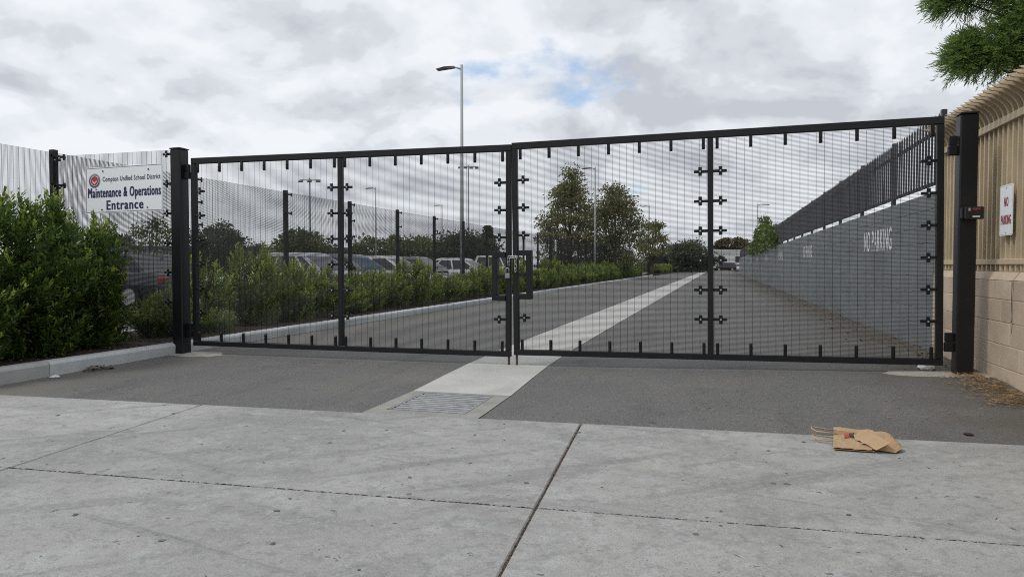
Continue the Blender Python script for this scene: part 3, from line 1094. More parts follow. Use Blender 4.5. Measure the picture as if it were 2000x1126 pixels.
# the cracked joint with flaking filler
mb = MB()
pts = []
zz = [0.99 - k * 0.045 for k in range(11)]
for k, z in enumerate(zz):
    c = 7.045 + random.uniform(-0.006, 0.006) + (0.010 if k > 7 else 0)
    wv = 0.012 * (1 - 0.05 * k)
    pts += [(-0.004, c - wv, z), (-0.0055, c, z), (-0.004, c + wv, z)]
mb.poly(pts, [(k * 3 + i, k * 3 + i + 1, k * 3 + i + 4, k * 3 + i + 3) for k in range(10) for i in (0, 1)])
mb.build('joint_filler', M['tan_mortar'], tw)
mb = MB()
mb.poly([(-0.0065, 7.05 + random.uniform(-0.003, 0.003) + 0.006 * (-1) ** i, z) for z in zz[:9] for i in (0, 1)],
        [(2 * k, 2 * k + 1, 2 * k + 3, 2 * k + 2) for k in range(8)])
mb.build('crack', M['pit'], tw)

tf = thing('tan_steel_fence', 'tan steel fence with curved spiked tops on the block wall', 'fence', (WX + 0.10, 0, 1.064))
FZ0, FR = 0.085, 1.375            # bottom and top rail, above the wall top
MB().bbox(-0.03, 0.02, TY0, TY1 - 0.11, FZ0 - 0.02, FZ0 + 0.03, 0.004).build('bottom_rail', M['tan'], tf)
MB().bbox(-0.045, 0.015, TY0, TY1 - 0.11, FR - 0.035, FR + 0.035, 0.004).build('top_rail', M['tan'], tf)
MB().box(0.021, 0.024, TY0, TY1 - 0.12, 0.0, FR + 0.10).build('backing_sheet', M['tan_sheet'], tf)
arc = []
for k in range(9):
    t = k / 8
    a = R(86) * t
    arc.append((-0.235 * (1 - math.cos(a)) - 0.0, FR + 0.03 + 0.20 * math.sin(a)))


def picket_tan():
    mb = MB()
    w = 0.016
    path = [(0.0, 0.0)] + arc
    path += [(arc[-1][0] - 0.05, arc[-1][1] + 0.012)]
    n = len(path)
    pts = []
    for i, (x, z) in enumerate(path):
        pv, nx_ = path[max(i - 1, 0)], path[min(i + 1, n - 1)]
        tx, tz = nx_[0] - pv[0], nx_[1] - pv[1]
        l = math.hypot(tx, tz)
        tx, tz = tx / l, tz / l
        ww = w if i < n - 1 else 0.0015
        for s, q in ((-1, -1), (1, -1), (1, 1), (-1, 1)):
            pts.append((x + s * tz * ww, q * ww, z - s * tx * ww))
    fs = [(i * 4 + k, i * 4 + (k + 1) % 4, i * 4 + 4 + (k + 1) % 4, i * 4 + 4 + k) for i in range(n - 1) for k in range(4)]
    mb.poly(pts, fs + [(3, 2, 1, 0)])
    return mb.mesh('picket', M['tan'])


ptm = picket_tan()
y = TY0 + 0.04
while y < TY1 - 0.13:
    o = link('picket', ptm, tf, (0.0, y, 0.004), (0, 0, random.uniform(-0.03, 0.03)))
    y += 0.118
# curved sheet behind the bent tops
mb = MB()
pts = []
for x, z in arc[:-1]:
    pts += [(x + 0.022, TY0, z + 0.012), (x + 0.022, TY1 - 0.12, z + 0.012)]
mb.poly(pts, [(2 * k, 2 * k + 1, 2 * k + 3, 2 * k + 2) for k in range(len(arc) - 2)])
mb.build('curved_sheet', M['tan_sheet'], tf)
for y in (TY1 - 0.055, 6.93, 4.4):
    MB().bbox(-0.05, 0.05, y - 0.05, y + 0.05, -0.003, FR + 0.33, 0.005).build('post', M['tan'], tf)

ns = thing('no_parking_sign', 'white no parking sign with red letters on the tan fence', 'sign', (WX + 0.050, 7.385, 1.615), R(-90))
v, f, _ = rrect(0.305, 0.455, 0.02, 0.0, 0.003)
MB().poly(v, f).build('panel', M['sign_white'], ns)
frame_line('border_line', 0.29, 0.44, 0.015, 0.003, -0.0012, M['grey_label'], ns)
put_text('lettering', 'NO', M['sign_red'], 0.10, 0.085, 0.0, 0.075, ns, 0.035)
put_text('lettering', 'PARKING', M['sign_red'], 0.235, 0.085, 0.0, -0.085, ns, 0.035)
for z in (0.20, -0.20):
    MB().tube([(0, -0.005, z), (0, -0.0005, z)], 0.007, 8).build('bolt', M['steel'], ns)

gw = thing('grey_block_wall', 'tall grey painted block wall along the right of the drive', 'wall', (WX, 0, 0))
GY0, GY1, GTOP = TY1 + 0.002, 92.0, 1.99
SPLIT = 9.422 + 0.4 * 26
MB().box(0.006, 0.19, GY0, GY1, -0.15, GTOP - 0.004).build('mortar_core', M['grey_mortar'], gw)
nc = 10
hh = (GTOP + 0.01) / nc
cnt = 0
for c in range(nc):
    z0 = -0.01 + c * hh
    y = GY0 - (0.2 if c % 2 else 0.0)
    while y < SPLIT - 0.01:
        a, b = max(y, GY0), min(y + 0.4, SPLIT)
        l = b - a - 0.002
        link('block', block_mesh(('g', round(l, 3), round(hh, 3)), l, hh - 0.007, M['grey_block'], 0.0025), gw, (random.uniform(-0.0008, 0.0008), a + 0.001, z0))
        cnt += 1
        y += 0.4
mb = MB()
for c in range(nc):
    mb.bbox(0.0, 0.05, SPLIT + 0.003, GY1, -0.01 + c * hh, -0.01 + c * hh + hh - 0.006, 0.003)
tag(mb.build('far_courses', M['grey_block'], gw), kind='stuff')
for k, yc in enumerate((12.55, 21.8, 31.0, 40.2, 49.4, 58.6)):
    me = text_mesh('stencil_lettering', 'NO PARKING', M['white_paint'], 2.05, 0.34, 0.022, 1.12)
    link('stencil_lettering', me, gw, (-0.003, yc, 1.515), (R(90), 0, R(-90)))

pf = thing('picket_fence', 'charcoal steel picket fence standing on the grey block wall', 'fence', (WX + 0.09, 0, GTOP))
MB().bbox(-0.02, 0.02, GY0 + 0.03, GY1, 0.105, 0.145, 0.003).build('rail', M['picket'], pf)
MB().bbox(-0.02, 0.02, GY0 + 0.03, GY1, 0.72, 0.76, 0.003).build('rail', M['picket'], pf)


def picket_bar():
    mb = MB()
    w = 0.0105
    mb.poly([(-w, -w, 0.10), (w, -w, 0.10), (w, w, 0.10), (-w, w, 0.10), (-w, -w, 0.88), (w, -w, 0.88), (w, w, 0.88), (-w, w, 0.88), (0, 0, 0.93)],
            [(0, 3, 2, 1), (0, 1, 5, 4), (1, 2, 6, 5), (2, 3, 7, 6), (3, 0, 4, 7), (4, 5, 8), (5, 6, 8), (6, 7, 8), (7, 4, 8)])
    return mb


pbm = picket_bar().mesh('picket', M['picket'])
pstm = MB().bbox(-0.03, 0.03, -0.03, 0.03, -0.002, 0.95, 0.004).mesh('post', M['picket'])
y = GY0 + 0.10
kp = 0
while kp < 290:
    link('picket', pbm, pf, (-0.031, y, 0))
    y += 0.136
    kp += 1
mb = MB()
base = picket_bar()
while y < GY1:
    mb.poly([(a - 0.0295, b + y, c) for a, b, c in base.v], base.f)
    y += 0.136
tag(mb.build('far_pickets', M['picket'], pf), kind='stuff')
y = GY0 + 0.035
while y < GY1:
    link('post', pstm, pf, (0.0, y, 0))
    y += 2.44

# ------------------------------------------------------------------ light poles


def light_pole(label, x, y, h, arm, group=None, r=0.075, parts=True, rz=0.0, head=(0.62, 0.14)):
    root = thing('light_pole', label, 'light pole', (x, y, 0), rz, group)
    MB().tube([(0, 0, 0), (0, 0, h)], [r, r * 0.62], 14).build('pole', M['pole'], root, smooth=True)
    MB().tube([(0, 0, -0.05), (0, 0, 0.30)], [0.22, 0.22], 14).build('base', M['curb_raw'], root)
    MB().tube([(-0.03, 0, h - 0.16), (-0.16, 0, h - 0.10), (-(arm - head[0]), 0, h - 0.055)], [0.035, 0.03, 0.03], 8).build('arm', M['pole'], root, smooth=True)
    x0 = -(arm - head[0])
    mb = MB()
    mb.poly([(x0 + 0.05, -0.07, h - 0.10), (x0 + 0.05, 0.07, h - 0.10), (x0 - head[0], head[1], h - 0.125), (x0 - head[0], -head[1], h - 0.125),
             (x0 + 0.05, -0.06, h - 0.03), (x0 + 0.05, 0.06, h - 0.03), (x0 - head[0] * 0.5, head[1], h - 0.045), (x0 - head[0], head[1] * 0.8, h - 0.092),
             (x0 - head[0], -head[1] * 0.8, h - 0.092), (x0 - head[0] * 0.5, -head[1], h - 0.045)],
            [(0, 1, 2, 3), (4, 9, 6, 5), (9, 8, 7, 6), (0, 4, 5, 1), (3, 2, 7, 8), (1, 5, 6, 7, 2), (0, 3, 8, 9, 4)])
    hd = mb.build('lamp_head', M['lamp'], root)
    MB().poly([(x0 - 0.05, -0.06, h - 0.112), (x0 - 0.05, 0.06, h - 0.112), (x0 - head[0] + 0.05, head[1] - 0.03, h - 0.131), (x0 - head[0] + 0.05, -head[1] + 0.03, h - 0.131)], [(3, 2, 1, 0)]).build('lens', M['lens'], hd)
    return root


light_pole('tall grey street lamp rising above the middle of the gate', -8.98, 24.4, 8.35, 0.95)
light_pole('grey street lamp standing in front of the two big trees', -8.30, 49.3, 7.95, 0.95)
light_pole('far grey street lamp beside the small tree beyond the hedge gap', -8.30, 89.3, 8.5, 0.95)
for bx, dp, lab in ((-0.191, 63, 'thin lot lamp seen left of the short palm'), (-0.098, 81, 'thin lot lamp between the palm and the tall centre lamp')):
    x, y = at(bx, dp)
    light_pole(lab, x, y, 8.0, 0.95)


x, y = at(0.344, 60)
light_pole('thin lamp beyond the grey wall, above the vine', x, y, 6.3, 0.95, rz=math.pi)


def flood_pole(label, x, y, h, n, w):
    root = thing('floodlight_mast', label, 'floodlight mast', (x, y, 0), R(16))
    MB().tube([(0, 0, 0), (0, 0, h)], [0.16, 0.09], 8).build('mast', M['pole'], root)
    MB().box(-w / 2, w / 2, -0.05, 0.05, h - 0.3, h - 0.2).build('cross_arm', M['lamp'], root)
    for k in range(n):
        xx = -w / 2 + w * k / max(1, n - 1)
        MB().poly([(xx - 0.28, -0.25, h - 0.42), (xx + 0.28, -0.25, h - 0.42), (xx + 0.2, 0.2, h - 0.15), (xx - 0.2, 0.2, h - 0.15), (xx - 0.28, -0.12, h - 0.55), (xx + 0.28, -0.12, h - 0.55), (xx + 0.2, 0.25, h - 0.35), (xx - 0.2, 0.25, h - 0.35)],
                  [(0, 1, 2, 3), (7, 6, 5, 4), (0, 4, 5, 1), (1, 5, 6, 2), (2, 6, 7, 3), (3, 7, 4, 0)]).build('floodlight', M['lamp'], root)
    return root


for bx, dp, h, n, w, lab in ((-0.283, 90, 12.1, 3, 2.2, 'floodlight mast seen through the left panel of the left leaf'),
                             (-0.061, 110, 16.5, 4, 2.6, 'tall floodlight mast beside the centre street lamp'),
                             (0.165, 150, 16.0, 5, 3.4, 'floodlight mast far behind the big trees')):
    x, y = at(bx, dp)
    flood_pole(lab, x, y, h, n, w)

# ------------------------------------------------------------------ shrubs


def shrub_mesh(rx, ry, h, shoots, per, L, W, m, seed, z0=0.12, leaders=6, skirt=0.25, bumps=9):
    r_ = np.random.default_rng(seed)
    # lumpy envelope
    lob = norm(r_.normal(size=(bumps, 3)))
    lob[:, 2] = np.abs(lob[:, 2])
    amp = r_.uniform(0.08, 0.42, bumps)

    def env(d):
        k = np.clip((d @ lob.T) - 0.72, 0, 1) / 0.28
        return 0.74 + (k * amp).max(axis=1)
    d = norm(r_.normal(size=(shoots, 3)))
    d[:, 2] = np.abs(d[:, 2]) * 1.25 - skirt
    d = norm(d)
    rad = env(d) * r_.uniform(0.45, 1.0, shoots) ** 0.45
    hc = h * 0.46
    c = np.array([0, 0, z0 + hc])
    tip = c + d * rad[:, None] * np.array([rx, ry, h - hc])
    low = d[:, 2] < 0
    hr = np.linalg.norm(d[low, :2], axis=1, keepdims=True)
    tip[low, :2] *= np.clip(0.80 / np.maximum(hr, 0.25), 1.0, 1.9)
    tip[low, 2] = c[2] + d[low, 2] * rad[low] * hc * 1.2
    # skirt shoots that hide the stems
    ns0 = shoots // 5
    a_ = r_.uniform(0, 6.283, ns0)
    q_ = r_.uniform(0.45, 0.88, ns0)
    tip[-ns0:] = np.stack([np.cos(a_) * rx * q_, np.sin(a_) * ry * q_, z0 + r_.uniform(0.05, 0.5, ns0)], 1)
    d[-ns0:] = np.stack([np.cos(a_), np.sin(a_), r_.uniform(-0.5, 0.2, ns0)], 1)
    # a few upright leaders, each a small spire of shoots
    nl = leaders * 9
    gi = np.repeat(np.arange(leaders), 9)
    ki = np.tile(np.arange(9), leaders)
    lx, ly = r_.uniform(-0.62, 0.62, leaders) * rx, r_.uniform(-0.62, 0.62, leaders) * ry
    lz = z0 + h * r_.uniform(0.90, 1.07, leaders)
    drop = (ki / 8.0) * r_.uniform(0.25, 0.45, leaders)[gi]
    an = r_.uniform(0, 6.28, nl)
    rr_ = 0.04 + 0.30 * drop
    tip[:nl, 0] = lx[gi] + np.cos(an) * rr_ * (ki > 0)
    tip[:nl, 1] = ly[gi] + np.sin(an) * rr_ * (ki > 0)
    tip[:nl, 2] = lz[gi] - drop
    d[:nl] = np.stack([np.cos(an) * (ki > 0) * 0.5, np.sin(an) * (ki > 0) * 0.5, np.ones(nl)], 1) + r_.normal(size=(nl, 3)) * 0.12
    tip[:, 2] = np.maximum(tip[:, 2], z0 + r_.uniform(0.04, 0.22, shoots))
    sdir = norm(d * 0.75 + np.array([0, 0, 0.75]) + r_.normal(size=(shoots, 3)) * 0.30)
    sl_ = L * r_.uniform(3.0, 5.0, shoots)
    t = np.tile(np.linspace(0.0, 1.0, per), shoots)
    idx = np.repeat(np.arange(shoots), per)
    n = len(t)
    P = tip[idx] - sdir[idx] * (sl_[idx] * (1 - t))[:, None]
    ang = t * per * 2.4 + r_.uniform(0, 6.28, shoots)[idx]
    a = norm(np.cross(sdir, np.array([0.21, 0.33, 0.92])))
    b = np.cross(sdir, a)
    side = a[idx] * np.cos(ang)[:, None] + b[idx] * np.sin(ang)[:, None]
    D = side * (1.0 - 0.55 * t)[:, None] + sdir[idx] * (0.35 + 0.75 * t)[:, None] + r_.normal(size=(n, 3)) * 0.18
    Ls = L * r_.uniform(0.55, 1.3, n) * (1.0 - 0.35 * t ** 3)
    Ws = W * r_.uniform(0.8, 1.2, n)
    fresh = (r_.random(shoots) < 0.45).astype(float) * r_.uniform(0.4, 1.0, shoots)
    fresh[:nl] = r_.uniform(0.3, 1.0, nl)
    tint = np.clip(r_.uniform(0.0, 0.42, n) + fresh[idx] * np.clip(t - 0.45, 0, 1) * 1.3, 0, 1)
    up = np.tile(np.array([[0, 0, 1.0]]), (n, 1))
    fol = foliage('foliage', P, D, Ls, Ws, tint, m, 6, up)
    # woody stems
    mb = MB()
    rs = random.Random(seed)
    for k in range(26):
        q = tip[rs.randrange(shoots)]
        s0 = (rs.uniform(-0.10, 0.10), rs.uniform(-0.10, 0.10), z0 - 0.06)
        mid = (s0[0] * 0.6 + q[0] * 0.4 + rs.uniform(-.05, .05), s0[1] * 0.6 + q[1] * 0.4 + rs.uniform(-.05, .05), z0 + (q[2] - z0) * 0.55)
        e = (q[0] * 0.9, q[1] * 0.9, z0 + (q[2] - z0) * 0.93)
        mb.tube([s0, mid, e], [0.014, 0.009, 0.003], 5)
    st = mb.mesh('stems', M['stem'])
    return fol, st


def shrub(label, meshes, x, y, rz, sc=(1, 1, 1), group=None, name='shrub'):
    root = thing(name, label, 'shrub', (x, y, 0), rz, group)
    root.scale = sc
    link('foliage', meshes[0], root)
    link('stems', meshes[1], root)
    return root


big1 = shrub_mesh(0.98, 0.90, 1.86, 2300, 24, 0.076, 0.0205, M['laurel'], 21, leaders=20, skirt=0.85, bumps=14)
big2 = shrub_mesh(0.86, 0.76, 1.60, 1700, 24, 0.074, 0.020, M['laurel'], 34, leaders=13, skirt=0.85, bumps=12)
big3 = shrub_mesh(0.86, 0.78, 1.20, 1300, 24, 0.075, 0.020, M['laurel'], 45, leaders=6, skirt=0.8)
shrub('tall glossy green shrub at the left edge, in front of the mesh fence', big1, -7.66, 6.02, 0.4)
shrub('glossy green shrub below the entrance sign, right of the tall one', big2, -7.74, 7.0, 3.0)
shrub('low glossy green shrub at the left frame edge behind the kerb', big3, -7.45, 5.05, 1.0)

hed = [shrub_mesh(0.74, 0.66, 1.12, 640, 16, 0.080, 0.028, M['hedge'], 51, leaders=5, skirt=0.8),
       shrub_mesh(0.70, 0.70, 1.02, 620, 16, 0.080, 0.028, M['hedge'], 52, leaders=3, skirt=0.8),
       shrub_mesh(0.66, 0.62, 1.34, 640, 16, 0.080, 0.028, M['hedge'], 53, leaders=7, skirt=0.75),
       shrub_mesh(0.78, 0.62, 0.92, 600, 16, 0.080, 0.028, M['hedge'], 54, leaders=2, skirt=0.8)]
thin = shrub_mesh(0.60, 0.55, 1.10, 150, 14, 0.085, 0.028, M['hedge'], 57, leaders=5, skirt=0.3)
shrub('shrub behind the return panel, left of the gate post', hed[1], -7.70, 8.45, 0.3, (0.8, 0.7, 0.7))
shrub('sparse thin shrub just behind the hinge side of the left leaf', thin, -7.75, 9.35, 1.2, (1, 1, 1.02))
shrub('small low shrub at the foot of the sparse one behind the left leaf', hed[3], -7.35, 9.05, 2.1, (0.55, 0.6, 0.5))
shrub('leafy shrub with upright shoots behind the left panel of the gate', hed[2], -7.70, 10.45, 0.5, (0.9, 0.9, 0.98))
shrub('bushy dark shrub behind the left panel, nearest the middle stile', hed[0], -7.62, 11.45, 2.5, (0.92, 0.92, 1.0))
y = 12.5
k = 0
while y < 71.5:
    s = random.uniform(0.92, 1.08)
    low = 0.80 if 12.8 < y < 14.5 else 1.0
    shrub('green hedge shrub in the kerbed planter beyond the gate', hed[[0, 3, 1, 0, 2, 1][k % 6] if y < 26 else [0, 1, 0, 2, 1][k % 5]], -7.66 + random.uniform(-0.1, 0.1), y, random.uniform(0, 6.28),
          (s, s, random.uniform(0.80, 1.02) * low * (0.93 if y < 30 else 1.0)), 'hedge shrubs in the planter')
    y += random.uniform(1.0, 1.25) if y < 45 else 1.25
    k += 1
y = 88
while y < 118:
    s = random.uniform(0.95, 1.1)
    shrub('shrub of the far hedge beyond the gap', hed[k % 2], -7.4 + random.uniform(-0.1, 0.1), y, random.uniform(0, 6.28), (s * 1.1, s * 1.4, s * 1.05), 'far hedge shrubs')
    y += 1.7
    k += 1
tag(MB().bbox(-8.5, -6.62, 86, 122, -0.1, 0.13, 0.02).build('far_planter', M['mulch']), kind='structure')

# ------------------------------------------------------------------ trees


def tree(label, x, y, h, w, m, seed, clumps=60, per=90, leaf=0.22, trunk_h=0.28, name='tree', conic=0.0, bare=0.35, group=None, aspect=0.5):
    r_ = np.random.default_rng(seed)
    rs = random.Random(seed)
    root = thing(name, label, 'tree', (x, y, 0), rs.uniform(0, 6.28), group)
    tb = h * trunk_h
    cz = tb + (h - tb) * 0.48
    rz_ = (h - tb) * 0.55
    d = norm(r_.normal(size=(clumps, 3)))
    rr = r_.uniform(0.25, 1.0, clumps) ** 0.5
    C = d * rr[:, None]
    zt = (C[:, 2] + 1) / 2
    shrink = 1 - conic * zt ** 1.3
    Pc = np.stack([C[:, 0] * w / 2 * shrink, C[:, 1] * w / 2 * shrink, cz + C[:, 2] * rz_], 1)
    cr = w * r_.uniform(0.09, 0.19, clumps) * (1 - 0.4 * conic * zt)
    idx = np.repeat(np.arange(clumps), per)
    n = len(idx)
    off = norm(r_.normal(size=(n, 3))) * (r_.random(n) ** 0.45)[:, None] * np.array([1.25, 1.25, 0.62])
    P = Pc[idx] + off * cr[idx][:, None]
    D = norm(off + r_.normal(size=(n, 3)) * 0.6 + np.array([0, 0, -0.15]))
    tint = np.clip(r_.uniform(0.0, 0.55, n) + r_.uniform(-0.15, 0.45, clumps)[idx], 0, 1)
    fol = foliage('crown', P, D, leaf * r_.uniform(0.6, 1.25, n), leaf * aspect * r_.uniform(0.7, 1.2, n), tint, m, 4)
    link('crown', fol, root)
    mb = MB()
    tr = max(0.05, h * 0.022)
    lean = rs.uniform(-0.03, 0.03) * h
    top = (lean, lean * 0.5, tb + (h - tb) * 0.75)
    mb.tube([(0, 0, -0.1), (lean * 0.2, 0, tb * 0.5), (lean * 0.4, lean * 0.2, tb), (lean * 0.8, lean * 0.4, cz), top], [tr * 1.25, tr, tr * 0.85, tr * 0.5, tr * 0.15], 8)
    for k in range(min(clumps, 26)):
        q = Pc[k]
        zz0 = tb * 0.8 + (min(q[2], top[2]) - tb) * rs.uniform(0.15, 0.6)
        zz0 = max(tb * 0.75, zz0)
        mid = (q[0] * 0.5, q[1] * 0.5, zz0 + (q[2] - zz0) * 0.35)
        mb.tube([(lean * 0.4, lean * 0.2, zz0), mid, tuple(q)], [tr * 0.42, tr * 0.26, tr * 0.08], 5)
    mb.build('trunk', M['bark'], root, smooth=True)
    return root


def tree_at(label, px, depth, top_y, wpx, m, seed, **kw):
    x, y = at((px - 1000) / 1390, depth)
    return tree(label, x, y, HC + (518 - top_y) * depth / 1390, wpx * depth / 1390, m, seed, **kw)


tree_at('tallest olive green tree behind the hedge, right of the gate centre', 1113, 56, 330, 156, M['tree_olive'], 3, clumps=150, per=76, leaf=0.25, conic=0.84, trunk_h=0.10)
tree_at('wide brownish green tree right of the tallest one', 1200, 59, 368, 160, M['tree_olive'], 14, clumps=150, per=76, leaf=0.25, conic=0.70, trunk_h=0.10)
tree_at('small thin brownish tree beyond the two big trees', 1275, 78, 424, 66, M['tree_olive'], 8, clumps=46, per=70, leaf=0.30, conic=0.5, trunk_h=0.25)
tree_at('round dark green tree beyond the parking lot, behind the gate hinge side', 425, 60, 438, 110, M['tree_dark'], 5, clumps=70, per=110, leaf=0.30, trunk_h=0.2)
tree_at('yellowish green tree behind the silver car', 588, 44, 452, 96, M['tree_green'], 6, clumps=60, per=110, leaf=0.24, trunk_h=0.2)
tree_at('slender loose tree between the entrance sign and the gate post', 292, 20, 422, 96, M['tree_green'], 9, clumps=42, per=44, leaf=0.11, trunk_h=0.25)
tree_at('low round tree behind the cars, right of the middle stile', 722, 72, 464, 90, M['tree_green'], 10, clumps=60, per=90, leaf=0.36, trunk_h=0.15)
tree_at('broad low tree right of the short palm', 822, 82, 470, 140, M['tree_green'], 12, clumps=80, per=110, leaf=0.42, trunk_h=0.12)
tree_at('rounded tree behind the centre street lamp', 912, 80, 456, 120, M['tree_dark'], 13, clumps=80, per=110, leaf=0.42, trunk_h=0.12)
tree_at('narrow conical pine left of the gate centre', 952, 92, 434, 42, M['tree_dark'], 15, clumps=46, per=80, leaf=0.40, conic=0.9, trunk_h=0.12)
tree_at('dark tree beside the end of the far hedge', 1350, 112, 470, 88, M['tree_dark'], 16, clumps=70, per=90, leaf=0.5, trunk_h=0.12)
tree_at('small tan tree at the far end of the drive, left of the white building', 1412, 162, 468, 40, M['tree_tan'], 17, clumps=50, per=80, leaf=0.6, trunk_h=0.1)
tree_at('wide tan tree behind the far white building', 1442, 165, 464, 52, M['tree_tan'], 18, clumps=60, per=90, leaf=0.6, trunk_h=0.1)
tree_at('far dark tree at the left, behind the entrance sign panel', 215, 85, 455, 80, M['tree_dark'], 22, clumps=50, per=90, leaf=0.42, trunk_h=0.15)
tree_at('low dark tree left of the silver car, far across the lot', 505, 90, 480, 60, M['tree_dark'], 23, clumps=40, per=90, leaf=0.42, trunk_h=0.12)
tree_at('low bush tree far behind the white cars', 655, 95, 478, 70, M['tree_dark'], 24, clumps=40, per=90, leaf=0.45, trunk_h=0.12)
# short palm
x, y = at(-0.167, 90)
pm = thing('palm_tree', 'short palm with a round head far across the lot', 'tree', (x, y, 0))
MB().tube([(0, 0, -0.1), (0.05, 0, 2.5), (0.1, 0, 4.2)], [0.22, 0.17, 0.15], 8).build('trunk', M['bark'], pm, smooth=True)
n = 420
D = norm(rng.normal(size=(n, 3)) + np.array([0, 0, 0.2]))
link('crown', foliage('crown', np.tile(np.array([[0.1, 0, 4.3]]), (n, 1)) + D * 0.1, D + np.array([0, 0, -0.1]), rng.uniform(0.6, 1.0, n), np.full(n, 0.09), rng.random(n), M['tree_olive'], 4), pm)

# far mass of shrubs that closes the lot
n = 26000
u = rng.random(n)
bx = -0.72 + 1.0 * u
dp = 118 + 14 * rng.random(n)
hgt = 1.9 + 0.9 * np.sin(u * 41) + 0.6 * np.sin(u * 97 + 1)
P = np.stack([CF.x * dp + CR.x * bx * dp, CF.y * dp + CR.y * bx * dp, rng.random(n) * np.maximum(hgt, 0.8)], 1)
tag(link('far_shrubs', foliage('far_shrubs', P, rng.normal(size=(n, 3)), rng.uniform(0.4, 0.9, n), rng.uniform(0.25, 0.5, n), rng.random(n), M['tree_dark'], 4)),
    'dark line of far shrubs closing the parking lot', 'shrubs', kind='stuff')

# vine climbing over the picket fence
vn = thing('vine', 'bright green vine climbing over the picket fence on the wall', 'vine', (WX, 0, 0))
n = 7500
t = rng.random(n)
yv = 33 + 24 * t
zc = 2.35 + 1.5 * np.exp(-((yv - 43) / 7.5) ** 2) * (0.55 + 0.45 * np.sin(yv * 1.1)) * rng.random(n) ** 0.8
zc = np.where(rng.random(n) < 0.22, rng.uniform(1.95, 2.25, n), zc)
P = np.stack([rng.uniform(-0.28, 0.25, n), yv, zc + rng.uniform(-0.1, 0.15, n)], 1)
link('leaves', foliage('leaves', P, rng.normal(size=(n, 3)), rng.uniform(0.12, 0.2, n), rng.uniform(0.09, 0.14, n), rng.random(n), M['vine'], 4), vn)
MB().tube([(0.02, 36, 1.99), (-0.02, 40, 2.3), (0.0, 44, 2.9), (0.02, 50, 2.4)], 0.03, 6).build('stem', M['stem'], vn)

# fern pine overhanging the tan fence, top right
fp = thing('fern_pine', 'dark green fern pine overhanging the tan steel fence', 'tree', (4.55, 8.7, -0.1))
mb = MB()
mb.tube([(0, 0, 0), (0.03, 0, 1.6), (-0.05, -0.05, 3.2), (0.0, 0.0, 5.2), (0.05, 0.05, 6.6)], [0.17, 0.15, 0.12, 0.07, 0.02], 10)
cl = []
rs = random.Random(77)
for k in range(230):
    th, zz_ = rs.uniform(0, 6.283), rs.uniform(-1, 1)
    q = math.sqrt(1 - zz_ * zz_)
    r0 = rs.uniform(0.35, 1.0) ** 0.5
    cl.append((math.cos(th) * q * 1.70 * r0 + 0.15, math.sin(th) * q * 1.85 * r0, 5.05 + zz_ * 1.75 * r0, rs.uniform(0.26, 0.42)))
# lower boughs that reach out over the fence
for x, y, z, r0 in ((-2.14, -0.38, 3.98, .10), (-2.02, -0.38, 4.04, .15), (-1.88, -0.4, 4.10, .20), (-1.7, -0.4, 4.08, .24), (-1.5, -0.4, 4.0, .28), (-1.42, -0.5, 3.80, .22), (-1.48, -0.55, 3.66, .18),
                    (-2.02, -0.45, 3.36, .11), (-1.90, -0.45, 3.40, .14), (-1.95, -0.45, 3.48, .10), (-1.75, -0.5, 3.34, .14), (-1.72, -0.5, 3.48, .18), (-1.5, -0.5, 3.46, .22), (-1.55, -0.5, 3.34, .14),
                    (-1.3, -0.55, 3.52, .26), (-1.25, -0.6, 3.36, .2), (-1.0, -0.7, 3.42, .28), (-1.05, -0.7, 3.7, .32), (-1.2, -0.55, 3.95, .32), (-0.8, -0.8, 3.6, .32), (-0.7, -0.9, 3.32, .28),
                    (-0.5, -1.0, 3.6, .34), (-0.8, -0.8, 4.0, .38), (-1.3, -0.2, 3.75, .28), (-1.1, -0.1, 3.55, .28), (-0.4, -1.2, 3.35, .28), (-0.3, -1.3, 3.8, .38), (-0.1, -1.5, 3.45, .33), (0.1, -1.6, 3.8, .38)):
    cl.append((x, y, z, r0))
cl = [(q[0] - (0.17 if k >= 230 else 0.05), q[1], q[2] - (0.03 if k >= 230 else 0.0), q[3] * 1.08) for k, q in enumerate(cl)]
cl = np.array(cl)
for k in range(len(cl)):
    if k % 3 == 0 or k >= 230:
        q = cl[k]
        z0 = max(1.9, min(6.2, q[2] - 0.5 * math.hypot(q[0], q[1])))
        mb.tube([(0, 0, z0), (q[0] * 0.5, q[1] * 0.5, z0 + (q[2] - z0) * 0.6), tuple(q[:3])], [0.04, 0.022, 0.006], 5)
mb.build('trunk', M['bark'], fp, smooth=True)
spr = 34
ci = np.repeat(np.arange(len(cl)), np.where(np.arange(len(cl)) >= 230, 170, spr))
ns_ = len(ci)
so = norm(rng.normal(size=(ns_, 3)))
base_p = cl[ci, :3] + so * (cl[ci, 3] * rng.random(ns_) ** 0.5)[:, None] * 0.9
outd = cl[ci, :3] * np.array([1, 1, 0]) * 0.35
sdir = norm(so * 0.8 + outd + rng.normal(size=(ns_, 3)) * 0.35 + np.array([0, 0, -0.05]))
slen = rng.uniform(0.12, 0.22, ns_)
per = 20
t = np.tile(np.linspace(0.05, 1.0, per), ns_)
idx = np.repeat(np.arange(ns_), per)
n = len(t)
P = base_p[idx] + sdir[idx] * (slen[idx] * t)[:, None] + np.array([0, 0, -1.0]) * (0.05 * t ** 2)[:, None]
sg = np.where(np.arange(n) % 2 == 0, 1.0, -1.0)[:, None]
sv = norm(np.cross(sdir, rng.normal(size=(ns_, 3)) * 0.4 + np.array([0, 0, 1.0])))
D = sv[idx] * sg * (1.05 - 0.75 * t)[:, None] + sdir[idx] * 0.95 + rng.normal(size=(n, 3)) * 0.22
shf = rng.random(ns_)
tint = np.clip(rng.uniform(0, 0.4, n) + shf[idx] * 0.5 * t, 0, 1)
